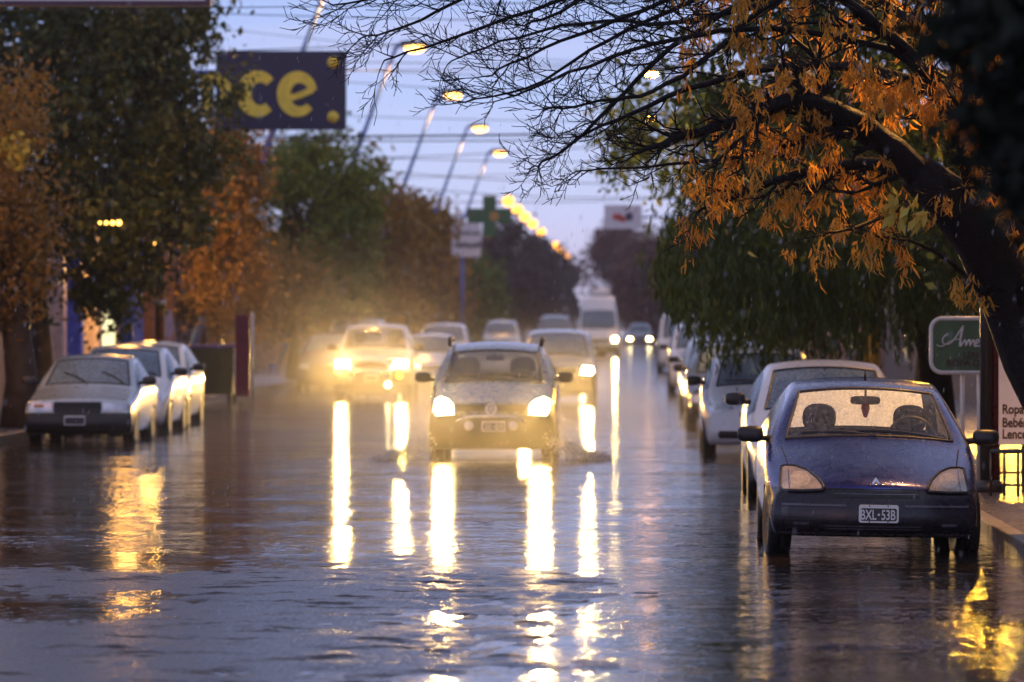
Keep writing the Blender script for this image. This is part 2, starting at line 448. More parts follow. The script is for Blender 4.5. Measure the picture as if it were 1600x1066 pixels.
def make_car(name, label, cat, X, Y, P, group=None, yaw=0, roll=0):
    C = Car(); C.P = P
    root = thing(name, label, cat, (X, Y, P.get('sink', -.05)), (0, roll, yaw), group); C.root = root
    co, faces, mi = body_mesh(P); C.co = co
    C.bvh = BVHTree.FromPolygons([Vector(c) for c in co], faces)
    zbump = P.get('zbump', 0); fb = []; bump = []; parts = {1: [], 2: [], 3: []}
    for f, m in zip(faces, mi):
        if m: parts[m].append(f); continue
        c = co[list(f)].mean(axis=0)
        lim = zbump
        (bump if c[2] < lim and (c[1] < P.get('ybump', .5) or c[1] > P['L']-.35) else fb).append(f)
    body = sub_part('body', co, fb, P['paint'], root)
    for q in ([f for f in bump if co[f[0]][1] < P['L']*.5], [f for f in bump if co[f[0]][1] >= P['L']*.5]):
        if q: sub_part('bumper', co, q, P.get('bumper', M['black']), root)
    C.ws = sub_part('windscreen', co, parts[1], P.get('glass', M['glass_dark']), root)
    # left and right side glass as parts of their own
    l = [f for f in parts[2] if co[f[0]][0] < 0]; r = [f for f in parts[2] if co[f[0]][0] >= 0]
    for q in (l, r):
        if q: sub_part('side_window', co, q, P.get('sideglass', M['glass_dark']), root)
    if parts[3]: sub_part('rear_window', co, parts[3], P.get('rearglass', P.get('glass', M['glass_dark'])), root)
    if P.get('seal', True):
        for lp in boundary_loops(parts[1]):
            mb = MB(); pts = [Vector(co[i]) for i in lp]; pts.append(pts[0]); mb.tube(pts, .013 if P.get('hero') else .016, 5, False)
            obj('window_seal', mb, M['black'], root, True)
    # underbody so nothing shows through the arches
    mb = MB(); W = P['W']; mb.box(-W+.14, W-.14, .35, P['L']-.3, .24, .5)
    mb.box(-W+.30, W-.30, P['ya1']-.26, P['ya1']+.4, .2, .56)
    mb.tube([(-.3, .5, .235), (.1, .8, .22), (.25, 1.4, .23), (.25, 3, .24)], .04, 6)
    mb.box(-.16, .2, .38, .7, .18, .3)
    obj('underbody', mb, M['grille'], root)
    tw = P.get('tw', .18); st = P.get('steer', 0)
    for yy in (P['ya1'], P['ya2']):
        for s in (-1, 1): wheel(C, s*(W-tw/2-.015), yy, P['rw'], tw, st if yy == P['ya1'] else 0)
    # interior
    if P.get('seats', True):
        zs = P['belt'][0]; ysx = P['yh'] + .05
        for s in (-1, 1):
            mb = MB(); mb.blob((s*.36, ysx, zs-.38), (.24, .10, .40), 14, 10, 3)
            seat = obj('seat', mb, M['cloth'], root, True)
            hb = MB(); hz = P.get('hz', zs+.17); hb.blob((s*.36, ysx+.03, hz), (P.get('hw', .15), .055, P.get('hh', .12)), 16, 10, 2.6)
            hb.tube([(s*.36-.05, ysx+.03, zs+.05), (s*.36-.05, ysx+.03, hz)], .008, 5); hb.tube([(s*.36+.05, ysx+.03, zs+.05), (s*.36+.05, ysx+.03, hz)], .008, 5)
            obj('headrest', hb, M['cloth'], seat, True)
        mb = MB(); mb.blob((0, P['yc']+.32, zs-.1), (W-.16, .22, .11), 20, 8, 4)
        obj('dashboard', mb, M['cloth'], root, True)
        mb = MB(); mb.blob((0, P['yr']-.25, zs-.22), (W-.2, .12, .26), 16, 8, 4); obj('rear_bench', mb, M['cloth'], root, True)
        mb = MB(); c = Vector((.36, P['yc']+.62, zs-.02))
        pts = [c + Vector((.185*cos(a), .185*sin(a)*.45, .185*sin(a)*.9)) for a in np.linspace(0, 2*pi, 25)]
        mb.tube(pts, .014, 6, False); mb.tube([c+Vector((-.18,0,0)), c+Vector((.18,0,0))], .014, 5); mb.tube([c, c+Vector((0,-.25,-.12))], .025, 6)
        obj('steering_wheel', mb, M['black'], root, True)
        mb = MB(); zt = float(np.interp(P['yh']-.06, [p[0] for p in P['prof']], [p[1] for p in P['prof']]))
        mb.blob((0, P['yh']-.02, zt-.09), (.12, .02, .035), 14, 8, 4); mb.tube([(0, P['yh']-.02, zt-.09), (0, P['yh']-.04, zt-.01)], .01, 5)
        obj('rear_view_mirror', mb, M['black'], root, True)
    # mirrors
    zm = P.get('zm', P['belt'][0]+.05); ym = P['yc'] + .28; mcol = P.get('mirrorcol', M['black'])
    for s in (-1, 1):
        mb = MB(); mb.blob((s*(W+.095), ym, zm), (.105, .06, P.get('mh', .065)), 14, 8, 3.2)
        mb.tube([(s*(W-.06), ym+.03, zm-.035), (s*(W+.05), ym, zm-.02)], .028, 6)
        obj('wing_mirror', mb, mcol, root, True)
    # wipers on the glass
    if P.get('wipers', True):
        wpy = P['yc']; base = float(np.interp(wpy, [p[0] for p in P['prof']], [p[1] for p in P['prof']]))
        for (xa, za, xb, zb_) in P.get('wip', [(.02, .035, -.52, .06), (.55, .03, .0, .075)]):
            pts = []
            for k in range(7):
                tt = k/6; x = xa+(xb-xa)*tt; z = base + za+(zb_-za)*tt + .02*sin(pi*tt)
                y = ray(C, x, z)
                if y is not None: pts.append((x, y-.02, z))
            if len(pts) > 2:
                mb = MB(); mb.tube(pts, [.012]*len(pts), 5); obj('wiper', mb, M['black'], root)
    return C
def plate(C, x, z, txt, w=.30, h=.135, y=None, text=True, y_off=.012, tilt=0):
    yy = (ray(C, x, z) if y is None else y) - y_off
    p = MB().poly(rectp(x-w/2, x+w/2, z-h/2, z+h/2, .012), yy-.012, yy)
    pl = obj('number_plate', p, M['plate_white'], C.root)
    k = MB().poly(rectp(x-w/2+.014, x+w/2-.014, z-h/2+.014, z+h/2-.026, .01), yy-.015, yy-.011)
    obj('plate_panel', k, M['plate_black'], pl)
    if text:
        a, b = txt
        for s, xx, al in ((a, x-.012, 'RIGHT'), (b, x+.012, 'LEFT')):
            t = text_mesh('plate_text', s, .105, M['plate_white'], pl, (xx + (-.006 if al == 'RIGHT' else .006), yy-.0155, z-.043), .001, 0, al, .66, .0015)
        obj('plate_crest', MB().lathe([(.009, yy-.0165), (.009, yy-.0145)], 10, 'y', (x, 0, z-.006)), M['plate_white'], pl)
        for sx in (-1, 1):
            for sz in (-1, 1): obj('plate_screw', MB().lathe([(.006, yy-.0145), (.006, yy-.0115)], 8, 'y', (x+sx*.07, 0, z+sz*(h/2-.008))), M['plate_black'], pl)
    return pl
def headlights(C, poly, mat, off=.008, thick=.05, rim=True, label=None, lampW=0, rows=10):
    out = []
    for s in (1, -1):
        pl = poly if s == 1 else mirror_x(poly)
        cx = sum(p[0] for p in pl)/len(pl); cz = sum(p[1] for p in pl)/len(pl)
        if rim:
            rp = []
            for (xa, za), (xb, zb_) in zip(pl, pl[1:]+pl[:1]):
                for k in range(4):
                    x, z = xa+(xb-xa)*k/4, za+(zb_-za)*k/4; y = ray(C, x, z)
                    if y is not None: rp.append((x, y-off-.006, z))
            f = obj('headlight', MB().tube(rp+rp[:2], .013, 6, False), M['black'], C.root, True)
            e = panel(C, 'lens', pl, mat, off+(.004 if lampW else .012), rows, 14, thick*.5, parent=f, smooth=False)
        else: f = panel(C, 'headlight', pl, mat, off, 8, 10, thick)
        if label: f['label'] = label
        out.append((cx, cz))
        if lampW:
            y = ray(C, cx, cz)
            ld = bpy.data.lights.new('headlight_beam', 'SPOT'); ld.energy = lampW; ld.color = HEAD; ld.spot_size = R(100); ld.spot_blend = 1.0; ld.shadow_soft_size = .08
            lo = link(bpy.data.objects.new('headlight_beam', ld), C.root); lo.location = (cx, y-.20, cz); lo.rotation_euler = (R(88), 0, pi)
    return out

# profiles: prof = (y, z, half width of the top edge)
def P_hatch(W=.82, L=3.85, zr=1.40, **k):
    z = zr/1.40
    P = dict(W=W, L=L, prof=[(0,.63*z,W*.80),(.13,.70*z,W*.84),(.6,.80*z,W*.86),(1.05,.92*z,W*.88),(1.85,1.34*z,W*.70),(2.3,1.40*z,W*.70),(3.15,1.38*z,W*.69),(3.6,1.02*z,W*.78),(L,.95*z,W*.78)],
             yc=1.05, yh=1.85, yr=3.15, yg=3.6, ya1=.75, ya2=3.15, rw=.29, belt=(.93*z,.98*z),
             fascia=[(.63*z,W*.80,.02),(.58*z,W*.86,.0),(.48,W*.9,-.03),(.38,W*.92,-.05),(.27,W*.92,-.03),(.19,W*.88,.05)], zbump=0, paint=None)
    P.update(k); return P
def P_suv(W=.86, L=4.4, zr=1.7, **k):
    z = zr/1.7
    P = dict(W=W, L=L, prof=[(0,.86*z,W*.82),(.13,.93*z,W*.86),(.6,1.0*z,W*.88),(1.25,1.10*z,W*.9),(1.95,1.63*z,W*.74),(2.4,1.7*z,W*.74),(3.9,1.68*z,W*.73),(4.2,1.15*z,W*.82),(L,1.1*z,W*.82)],
             yc=1.25, yh=1.95, yr=3.9, yg=4.2, ya1=.8, ya2=3.5, rw=.34, belt=(1.09*z,1.12*z),
             fascia=[(.86*z,W*.82,.02),(.78*z,W*.9,.0),(.62,W*.93,-.03),(.46,W*.94,-.05),(.34,W*.93,-.03),(.25,W*.9,.05)], zb=.25, paint=None)
    P.update(k); return P
def P_van(W=1.0, L=5.6, zr=2.75, **k):
    P = dict(W=W, L=L, prof=[(0,1.0,W*.80),(.13,1.1,W*.83),(.5,1.22,W*.86),(.85,1.36,W*.9),(1.5,2.1,W*.83),(2.0,zr-.08,W*.76),(2.6,zr,W*.75),(5.4,zr,W*.75),(5.5,1.4,W*.8),(L,1.3,W*.8)],
             yc=.85, yh=1.5, yr=5.4, yg=5.5, ya1=.95, ya2=4.3, rw=.34, belt=(1.35,1.4), yB=2.2, glass_end=2.3,
             fascia=[(1.0,W*.80,.02),(.9,W*.88,.0),(.7,W*.93,-.02),(.5,W*.95,-.05),(.36,W*.94,-.03),(.26,W*.9,.05)], zb=.26, paint=None, seats=False)
    P.update(k); return P

PAINT = dict(
    blue=mat_paint('dark_blue_paint', (.024,.034,.225), .75, .24, .45),
    silver=mat_paint('silver_paint', (.14,.145,.16), .5, .26, .25),
    white=mat_paint('white_paint', (.72,.73,.76), 0, .3, .4),
    white_plain=mat_paint('soft_white_paint', (.62,.65,.70), 0, .35, .4),
    ice=mat_paint('pale_blue_silver_paint', (.40,.46,.52), .4, .3, .6),
    grey=mat_paint('grey_paint', (.20,.21,.23), .4, .32, .4),
    dark=mat_paint('charcoal_paint', (.05,.05,.055), .3, .32, .4),
)
# --- dark blue hatchback, the nearest car
W = .825
P = dict(W=W, L=3.75, hero=True, prof=[(0,.56,.60),(.13,.645,.655),(.55,.79,.70),(1.05,.915,.765),(1.9,1.315,.60),(2.35,1.385,.59),(3.1,1.36,.58),(3.62,.96,.68),(3.75,.90,.66)],
         yc=1.05, yh=1.9, yr=3.1, yg=3.62, ya1=.74, ya2=3.2, rw=.285, belt=(.925,.96), taper=.05, setback=.2,
         fascia=[(.565,.63,.02),(.54,.74,.0),(.46,.775,-.03),(.36,.785,-.05),(.265,.785,-.04),(.185,.745,.04)], zb=.2, zwide=.66,
         zbump=.555, ybump=.9, bumper=mat_basic('bumper_dark', (.017,.013,.020), .27, var=.4, spec=.45), paint=PAINT['blue'],
         glass=M['glass_hero'], sideglass=M['glass_clear'], rearglass=M['glass_rear'], steer=R(4), zm=.93, hz=1.05, hw=.135, hh=.115,
         wip=[(.05,.02,-.52,.035),(.58,.0,-.08,.06)])
C = make_car('parked_hatchback', 'dark blue parked hatchback with cream headlights and BXL plate, nearest car at the right kerb', 'car', 1.82, 36.2, P, roll=R(.9))
Z0 = .05
hl = [(.40,.545),(.55,.535),(.70,.535),(.715,.56),(.70,.70),(.66,.712),(.58,.708),(.50,.68),(.43,.625),(.395,.575)]
headlights(C, hl, M['lens_cream'], .012, .05, rows=26)
panel(C, 'grille', [(-.33,.495),(-.34,.515),(-.33,.545),(.33,.545),(.34,.515),(.33,.495)], M['grille'], .006, 4, 12, .02)
panel(C, 'air_intake', rectp(-.40,.36,.235,.30,.015), M['grille'], .005, 3, 10, .02)
for s in (1, -1):
    pl = rectp(.47,.68,.25,.34,.02); panel(C, 'fog_recess', pl if s == 1 else mirror_x(pl), M['grille'], .005, 4, 6, .02)
    pl = rectp(.22,.71,.425,.44,.004); panel(C, 'bumper_strip', pl if s == 1 else mirror_x(pl), M['trim'], .012, 2, 8, .02)
    rf = [(s*.565+.075*cos(a), .622+.055*sin(a)) for a in np.linspace(0, 2*pi, 21)[:-1]]
    panel(C, 'reflector', rf, M['reflector'], .026, 12, 10, .01)
    pl = rectp(.645,.652,.55,.69,.001); panel(C, 'lamp_divider', pl if s == 1 else mirror_x(pl), M['trim'], .028, 12, 2, .01)
    pl = rectp(.50,.62,.28,.30,.004); panel(C, 'fog_bar', pl if s == 1 else mirror_x(pl), M['trim'], .010, 2, 5, .012)
for z in (.252, .272): panel(C, 'intake_bar', rectp(-.39,.35,z,z+.008,.002), M['trim'], .009, 2, 12, .012)
panel(C, 'grille_bar', rectp(-.32,.32,.517,.524,.002), M['trim'], .009, 2, 12, .012)
panel(C, 'bumper_lip', rectp(-.73,.73,.205,.222,.004), M['trim'], .014, 2, 14, .02)
panel(C, 'bonnet_gap', rectp(-.385,.385,.556,.562,.002), M['grille'], .004, 1, 12, .01)
plate(C, .02, .375, ('BXL', '53B'), y_off=.02)
yb = ray(C, 0, .60) - .012                                        # diamond emblem on the bonnet edge
dm = MB(); o_, i_ = [(0,.047),(.033,0),(0,-.047),(-.033,0)], [(0,.02),(.013,0),(0,-.02),(-.013,0)]
v = [(x, yb, z+.60) for x, z in o_] + [(x, yb-.004, z+.60) for x, z in i_] + [(x, yb+.012, z+.60) for x, z in o_]
dm.add(v, [(k, (k+1)%4, 4+(k+1)%4, 4+k) for k in range(4)] + [(k, 8+k, 8+(k+1)%4, (k+1)%4) for k in range(4)])
obj('emblem', dm, M['silver_badge'], C.root)
for s in (-1, 1):                                                  # shut lines of the bonnet
    pts = []
    for k in range(14):
        y_ = .17+.86*k/13; x_ = s*(.60+.085*k/13); h_ = C.bvh.ray_cast(Vector((x_, y_, 3)), Vector((0,0,-1)))
        if h_[0] is not None: pts.append((x_, y_, h_[0].z+.001))
    obj('bonnet_seam', MB().tube(pts, .005, 5), M['grille'], C.root)
mb = MB().tube([(0, 2.02, 1.355), (0, 2.0, 1.40), (0, 2.02, 1.44)], [.012, .008, .004], 6); obj('antenna', mb, M['black'], C.root)
mb = MB().tube([(0, 1.85, 1.22), (0, 1.85, 1.17)], .003, 5); mb.poly([(-.03,1.17),(.03,1.17),(.035,1.13),(.012,1.06),(-.012,1.06),(-.035,1.13)], 1.84, 1.86)
obj('hanging_charm', mb, M['red_tag'], C.root)
CLIO = C
# --- silver minivan-like hatchback coming through the water
P = P_hatch(W=.83, L=3.82, zr=1.52, paint=PAINT['silver'],
            prof=[(0,.745,.62),(.13,.80,.68),(.55,.92,.70),(1.02,1.045,.74),(1.75,1.45,.625),(2.2,1.545,.61),(3.2,1.53,.6),(3.6,1.1,.66),(3.82,1.0,.66)],
            yc=1.02, yh=1.75, yr=3.2, yg=3.6, belt=(1.04,1.08), zwide=.78, ya1=.78, ya2=3.1,
            fascia=[(.745,.62,.02),(.70,.76,.0),(.58,.80,-.03),(.44,.81,-.06),(.30,.81,-.04),(.17,.77,.04)], zb=.2,
            zbump=.62, ybump=.7, glass=M['glass_clear'], sideglass=M['glass_dark'], rearglass=M['glass_clear'], zm=1.08, mh=.07, hz=1.2, hw=.17, hh=.15, steer=0, tw=.19)
C = make_car('hatchback', 'silver hatchback with roof rails and lit headlights splashing through the middle of the street', 'car', -1.81, 61, P)
hl = [(.47,.62),(.70,.60),(.745,.66),(.74,.80),(.66,.845),(.55,.81),(.48,.75)]
headlights(C, hl, M['lit60'], .012, .05, lampW=560)
panel(C, 'grille', [(-.44,.665),(-.45,.70),(-.44,.745),(.44,.745),(.45,.70),(.44,.665)], M['grille'], .006, 4, 12, .02)
mb = MB(); pts = []
for k in range(25):
    t = -1+2*k/24; x = .43*t; z = .60 - .075*abs(t)**5 ; pts.append((x, ray(C, x, z)-.015, z))
mb.tube(pts, .019, 6); obj('chrome_bar', mb, M['chrome'], C.root, True)
for s in (-1, 1):
    y = ray(C, s*.28, .48); mb = MB().lathe([(.058, y-.02), (.062, y-.03), (.05, y-.036), (.01, y-.038)], 18, 'y', (s*.28, 0, .48)); obj('fog_lamp', mb, M['lens_clear'], C.root, True)
    mb = MB().tube([(s*.60, 1.95, 1.49), (s*.605, 2.05, 1.575), (s*.60, 2.6, 1.585), (s*.60, 3.3, 1.55)], .028, 8); obj('roof_rail', mb, M['black'], C.root, True)
plate(C, .03, .475, ('KXK', '859'), y_off=.02)
y = ray(C, 0, .69) - .02; em = MB()
pts = [(.068*cos(a), .69+.068*sin(a)) for a in np.linspace(0, 2*pi, 29)]
em.ribbon(pts, .013, y-.012, y)
for st in ([(-.035,.745),(0,.698),(.035,.745)], [(-.056,.715),(-.028,.637),(0,.69),(.028,.637),(.056,.715)]): em.ribbon(st, .012, y-.012, y)
obj('emblem', em, M['silver_badge'], C.root)
obj('emblem_backing', MB().lathe([(.062, y+.004), (.062, y+.012)], 20, 'y', (0,0,.69)), mat_basic('badge_grey', (.25,.26,.3), .4), C.root)
FOX = C
# --- generic front details
def dress(C, lights, lit=None, lampW=0, grille=None, gm=None, pl=None, intake=None, rim=False, bars=0):
    if lights: headlights(C, lights, lit or M['lens_clear'], .012, .05, rim=rim, lampW=lampW)
    if grille: panel(C, 'grille', grille, gm or M['grille'], .006, 4, 10, .02)
    if intake: panel(C, 'air_intake', intake, M['grille'], .005, 3, 8, .02)
    if pl: plate(C, pl[0], pl[1], None, text=False)
GL = 'cars parked along the left kerb'; GR = 'cars parked along the right kerb'; GM = 'cars driving towards the camera'
# --- left row
P = dict(W=.775, L=4.0, prof=[(0,.675,.70),(.13,.715,.71),(.6,.79,.71),(1.2,.885,.71),(2.0,1.285,.575),(2.45,1.33,.575),(3.0,1.31,.57),(3.45,.95,.64),(4.0,.92,.66)],
         yc=1.2, yh=2.0, yr=3.0, yg=3.45, ya1=.75, ya2=3.15, rw=.28, belt=(.90,.92), taper=.02, setback=.07, round=3,
         fascia=[(.675,.71,.0),(.63,.74,.0),(.53,.755,.0),(.42,.765,-.06),(.3,.765,-.05),(.2,.75,.03)], zbump=.49, ybump=.5, paint=PAINT['ice'],
         glass=M['glass_dark'], zm=.94, wip=[(.0,.02,-.36,.17),(.52,.02,.18,.18)])
C = make_car('parked_sedan', 'pale silver boxy sedan with black bumper and upright wipers, first car at the left kerb', 'car', -7.88, 68, P, GL)
hl = rectp(.36,.70,.515,.655,.012); headlights(C, hl, M['lens_clear'], .01, .04, rim=False)
panel(C, 'grille', rectp(-.34,.34,.505,.66,.01), M['grille'], .008, 4, 10, .02); plate(C, -.03, .40, None, text=False, y_off=.02)
y = ray(C, -.55, .6); obj('turn_signal', MB().poly(rectp(-.62,-.48,.585,.625,.005), y-.03, y), mat_basic('amber_lens', (.8,.3,.03), .3), C.root)
for i, (X, Y, zr, pt, lab, yaw) in enumerate([(-8.03, 74.0, 1.44, 'white', 'white hatchback squeezed in behind the boxy silver sedan at the left kerb', 0),
                                  (-8.2, 79.0, 1.47, 'white_plain', 'white wagon last in the tight row behind the boxy silver sedan, before the waste container', 0)]):
    C = make_car('parked_hatchback' if i == 0 else 'parked_wagon', lab, 'car', X, Y, P_hatch(zr=zr, paint=PAINT[pt], W=.83), GL)
    dress(C, [(.48,.56),(.72,.57),(.73,.68),(.66,.70),(.50,.64)], None, 0, rectp(-.35,.35,.52,.58,.02), None, (0,.40))
C = make_car('parked_car', 'dark grey car parked left of the pickup, half lost in the golden glow', 'car', -7.5, 118, P_hatch(zr=1.55, paint=PAINT['dark'], W=.86), GL)
dress(C, [(.48,.6),(.74,.6),(.75,.72),(.66,.76),(.50,.70)], None, 0, rectp(-.35,.35,.56,.64,.02))
C = make_car('parked_van', 'white boxy van with roof rack behind the dark grey parked car', 'van', -7.5, 128, P_suv(zr=1.88, W=.9, paint=PAINT['white']), GL)
dress(C, [(.5,.75),(.76,.76),(.77,.92),(.5,.9)], None, 0, rectp(-.4,.4,.75,.86,.02))
rk = MB()
for s in (-.55, .55): rk.tube([(s, 2.2, 1.98), (s, 3.8, 1.96)], .02, 6)
for yy in (2.2, 3.0, 3.8):
    rk.tube([(-.62, yy, 1.98), (.62, yy, 1.98)], .02, 6)
    for s in (-.55, .55): rk.tube([(s, yy, 1.8), (s, yy, 1.98)], .015, 5)
obj('roof_rack', rk, M['black'], C.root)
# --- moving traffic
P = P_suv(W=.87, L=4.9, zr=1.74, paint=PAINT['white_plain'], glass=M['glass_clear'], rearglass=M['glass_clear'], zbump=.70, ybump=.8, bumper=M['black'],
          prof=[(0,.98,.74),(.13,1.03,.76),(.7,1.1,.78),(1.35,1.17,.79),(1.95,1.66,.66),(2.3,1.74,.65),(3.0,1.72,.64),(3.15,1.15,.75),(4.9,1.05,.78)],
          yc=1.35, yh=1.95, yr=3.0, yg=3.15, belt=(1.16,1.16), ya1=.85, ya2=3.9, rw=.38, zb=.42, tw=.25,
          fascia=[(.98,.72,.02),(.90,.80,.0),(.76,.83,-.02),(.62,.84,-.06),(.50,.84,-.04),(.42,.8,.04)], hz=1.42)
C = make_car('pickup_truck', 'white pickup truck with bull bar, glaring headlights and an amber signal', 'pickup', -5.68, 104, P, GM)
headlights(C, [(.46,.78),(.76,.77),(.79,.83),(.78,.93),(.5,.95)], M['lit60'], .012, .05, lampW=1000)
panel(C, 'grille', rectp(-.43,.43,.78,.94,.03), M['grille'], .006, 4, 10, .02)
mb = MB(); pts = [(-.45,-.22,.45),(-.44,-.24,.72),(-.38,-.25,.86),(-.25,-.25,.92),(.25,-.25,.92),(.38,-.25,.86),(.44,-.24,.72),(.45,-.22,.45)]
mb.tube(pts, .035, 8); mb.tube([(-.44,-.24,.66),(.44,-.24,.66)], .025, 8); mb.tube([(-.4,-.24,.5),(-.4,.1,.5)], .03, 6); mb.tube([(.4,-.24,.5),(.4,.1,.5)], .03, 6)
obj('bull_bar', mb, M['chrome'], C.root, True); plate(C, 0, .56, None, text=False, y_off=.06)
y = ray(C, .60, .62); obj('turn_signal', MB().lathe([(.065, y-.03), (.065, y+.01)], 14, 'y', (.60,0,.60)), M['amber'], C.root)
mb = MB().lathe([(.055, -.1), (.055, -.06)], 12, 'y', (.36,0,.40)); obj('fog_lamp', mb, M['lit25'], C.root)
rk = MB()
for s in (-.6, .6):
    rk.tube([(s, 3.25, 1.1), (s, 3.25, 1.95), (s, 4.7, 1.95), (s, 4.7, 1.1)], .03, 6)
rk.tube([(-.6,3.25,1.95),(.6,3.25,1.95)], .03, 6); rk.tube([(-.6,4.7,1.95),(.6,4.7,1.95)], .03, 6)
obj('ladder_rack', rk, M['black'], C.root)
C = make_car('sedan', 'white sedan with lit headlights squeezed between the pickup and the silver hatchback', 'car', -5.35, 124, P_hatch(zr=1.45, W=.85, L=4.2, paint=PAINT['white'], glass=M['glass_dark']), GM)
dress(C, [(.46,.56),(.72,.57),(.74,.68),(.66,.72),(.48,.66)], M['lit25'], 0, rectp(-.36,.36,.52,.6,.02), None, (0,.4))
P = P_suv(W=.85, L=4.3, zr=1.62, paint=PAINT['grey'], glass=M['glass_dark'], zbump=.6, bumper=M['black'])
C = make_car('station_wagon', 'grey car with glaring headlight driving close behind the silver hatchback', 'car', -1.63, 101, P, GM)
headlights(C, [(.50,.66),(.74,.64),(.79,.70),(.77,.82),(.56,.84)], M['lit60'], .012, .05, lampW=520)
panel(C, 'grille', rectp(-.42,.42,.66,.80,.03), M['grille'], .006, 4, 10, .02); plate(C, 0, .48, None, text=False, y_off=.04)
P = P_van(paint=PAINT['white'], glass=M['glass_dark'], zr=2.9, zbump=.62, ybump=.6, bumper=M['black'])
C = make_car('delivery_van', 'tall white high-roofed van with headlights on, far down the middle of the street', 'van', -1.62, 220, P, GM)
headlights(C, [(.62,.74),(.86,.74),(.88,.98),(.66,.98)], M['lit60'], .012, .05, lampW=250)
panel(C, 'grille', rectp(-.5,.5,.70,.86,.03), M['grille'], .006, 4, 10, .02)
mb = MB().blob((.1, 3.2, 3.0), (.45, .6, .2), 14, 8, 4); obj('roof_unit', mb, M['plate_white'], C.root, True)
for (X, Y, P, lab, nm, cat, kk) in [
    (-6.1, 152, P_suv(zr=1.70, W=.88, paint=PAINT['white']), 'white estate car whose roof shows just above the white sedan', 'estate_car', 'car', 0),
    (-6.05, 218, P_suv(zr=1.75, W=.86, paint=PAINT['ice']), 'pale blue car whose roof rises behind the silver hatchback', 'hatchback', 'car', 0),
    (-3.9, 236, P_suv(zr=2.0, W=.9, paint=PAINT['grey']), 'tall grey vehicle left of the high-roofed white van', 'minivan', 'van', 0),
    (.38, 305, P_hatch(zr=1.5, paint=PAINT['grey']), 'distant grey car to the right of the high-roofed white van', 'sedan', 'car', 0)]:
    C = make_car(nm, lab, cat, X, Y, P, GM); s = P['prof'][0][1]/.63
    zf = P['fascia'][0][0]-.12
    headlights(C, [(.5,zf-.1),(.74,zf-.1),(.76,zf+.02),(.52,zf+.04)], M['lit25'] if Y > 300 else M['lens_clear'], .012, .05, rim=False)
    panel(C, 'grille', rectp(-.4,.4,zf-.08,zf+.03,.02), M['grille'], .006, 3, 8, .02)
# --- right row
P = P_hatch(W=.835, L=3.8, zr=1.43, paint=PAINT['white'], glass=M['glass_dark'], zm=1.03)
C = make_car('parked_hatchback', 'white hatchback parked directly behind the dark blue one', 'car', 1.96, 47.4, P, GR)
dress(C, [(.46,.57),(.72,.57),(.74,.68),(.66,.72),(.48,.67)], None, 0, rectp(-.36,.36,.52,.6,.02), None, (0,.4))
P = P_hatch(W=.83, L=3.9, zr=1.46, paint=PAINT['white'], glass=M['glass_dark'])
C = make_car('parked_sedan', 'white car with clear headlight parked under the drooping branches on the right', 'car', 1.72, 62.4, P, GR)
dress(C, [(.40,.66),(.70,.60),(.75,.68),(.72,.80),(.5,.80)], None, 0, rectp(-.34,.34,.56,.64,.02), None, (0,.4), rectp(-.62,-.30,.28,.38,.02))
panel(C, 'fog_recess', rectp(.30,.62,.28,.38,.02), M['grille'], .005, 3, 6, .02)
for (X, Y, P, lab, nm, cat) in [
    (1.68, 79, P_hatch(zr=1.46, paint=PAINT['dark']), 'dark car with a glinting flank behind the drooping branches on the right', 'parked_hatchback', 'car'),
    (1.70, 92, P_hatch(zr=1.5, paint=PAINT['ice']), 'pale silver car showing only its flank past the drooping branches', 'parked_sedan', 'car'),
    (1.68, 112, P_suv(zr=1.75, W=.88, paint=PAINT['white']), 'white off-roader parked in front of the white van on the right', 'parked_off_roader', 'car'),
    (1.72, 158, P_van(zr=2.05, W=.95, L=4.4, paint=PAINT['white'], glass=M['glass_dark'],
        prof=[(0,.95,.76),(.13,1.02,.79),(.5,1.12,.82),(.85,1.22,.86),(1.5,1.92,.8),(1.9,2.02,.74),(2.4,2.05,.72),(4.2,2.05,.72),(4.3,1.2,.76),(4.4,1.1,.76)],
        yr=4.2, yg=4.3, ya2=3.5, belt=(1.2,1.25)), 'white van farthest along the right kerb', 'parked_van', 'van')]:
    C = make_car(nm, lab, cat, X, Y, P, GR)
    zf = P['fascia'][0][0]-.1
    headlights(C, [(.5,zf-.1),(.74,zf-.1),(.76,zf+.02),(.52,zf+.04)], M['lens_clear'], .012, .05, rim=False)
    panel(C, 'grille', rectp(-.4,.4,zf-.08,zf+.03,.02), M['grille'], .006, 3, 8, .02)

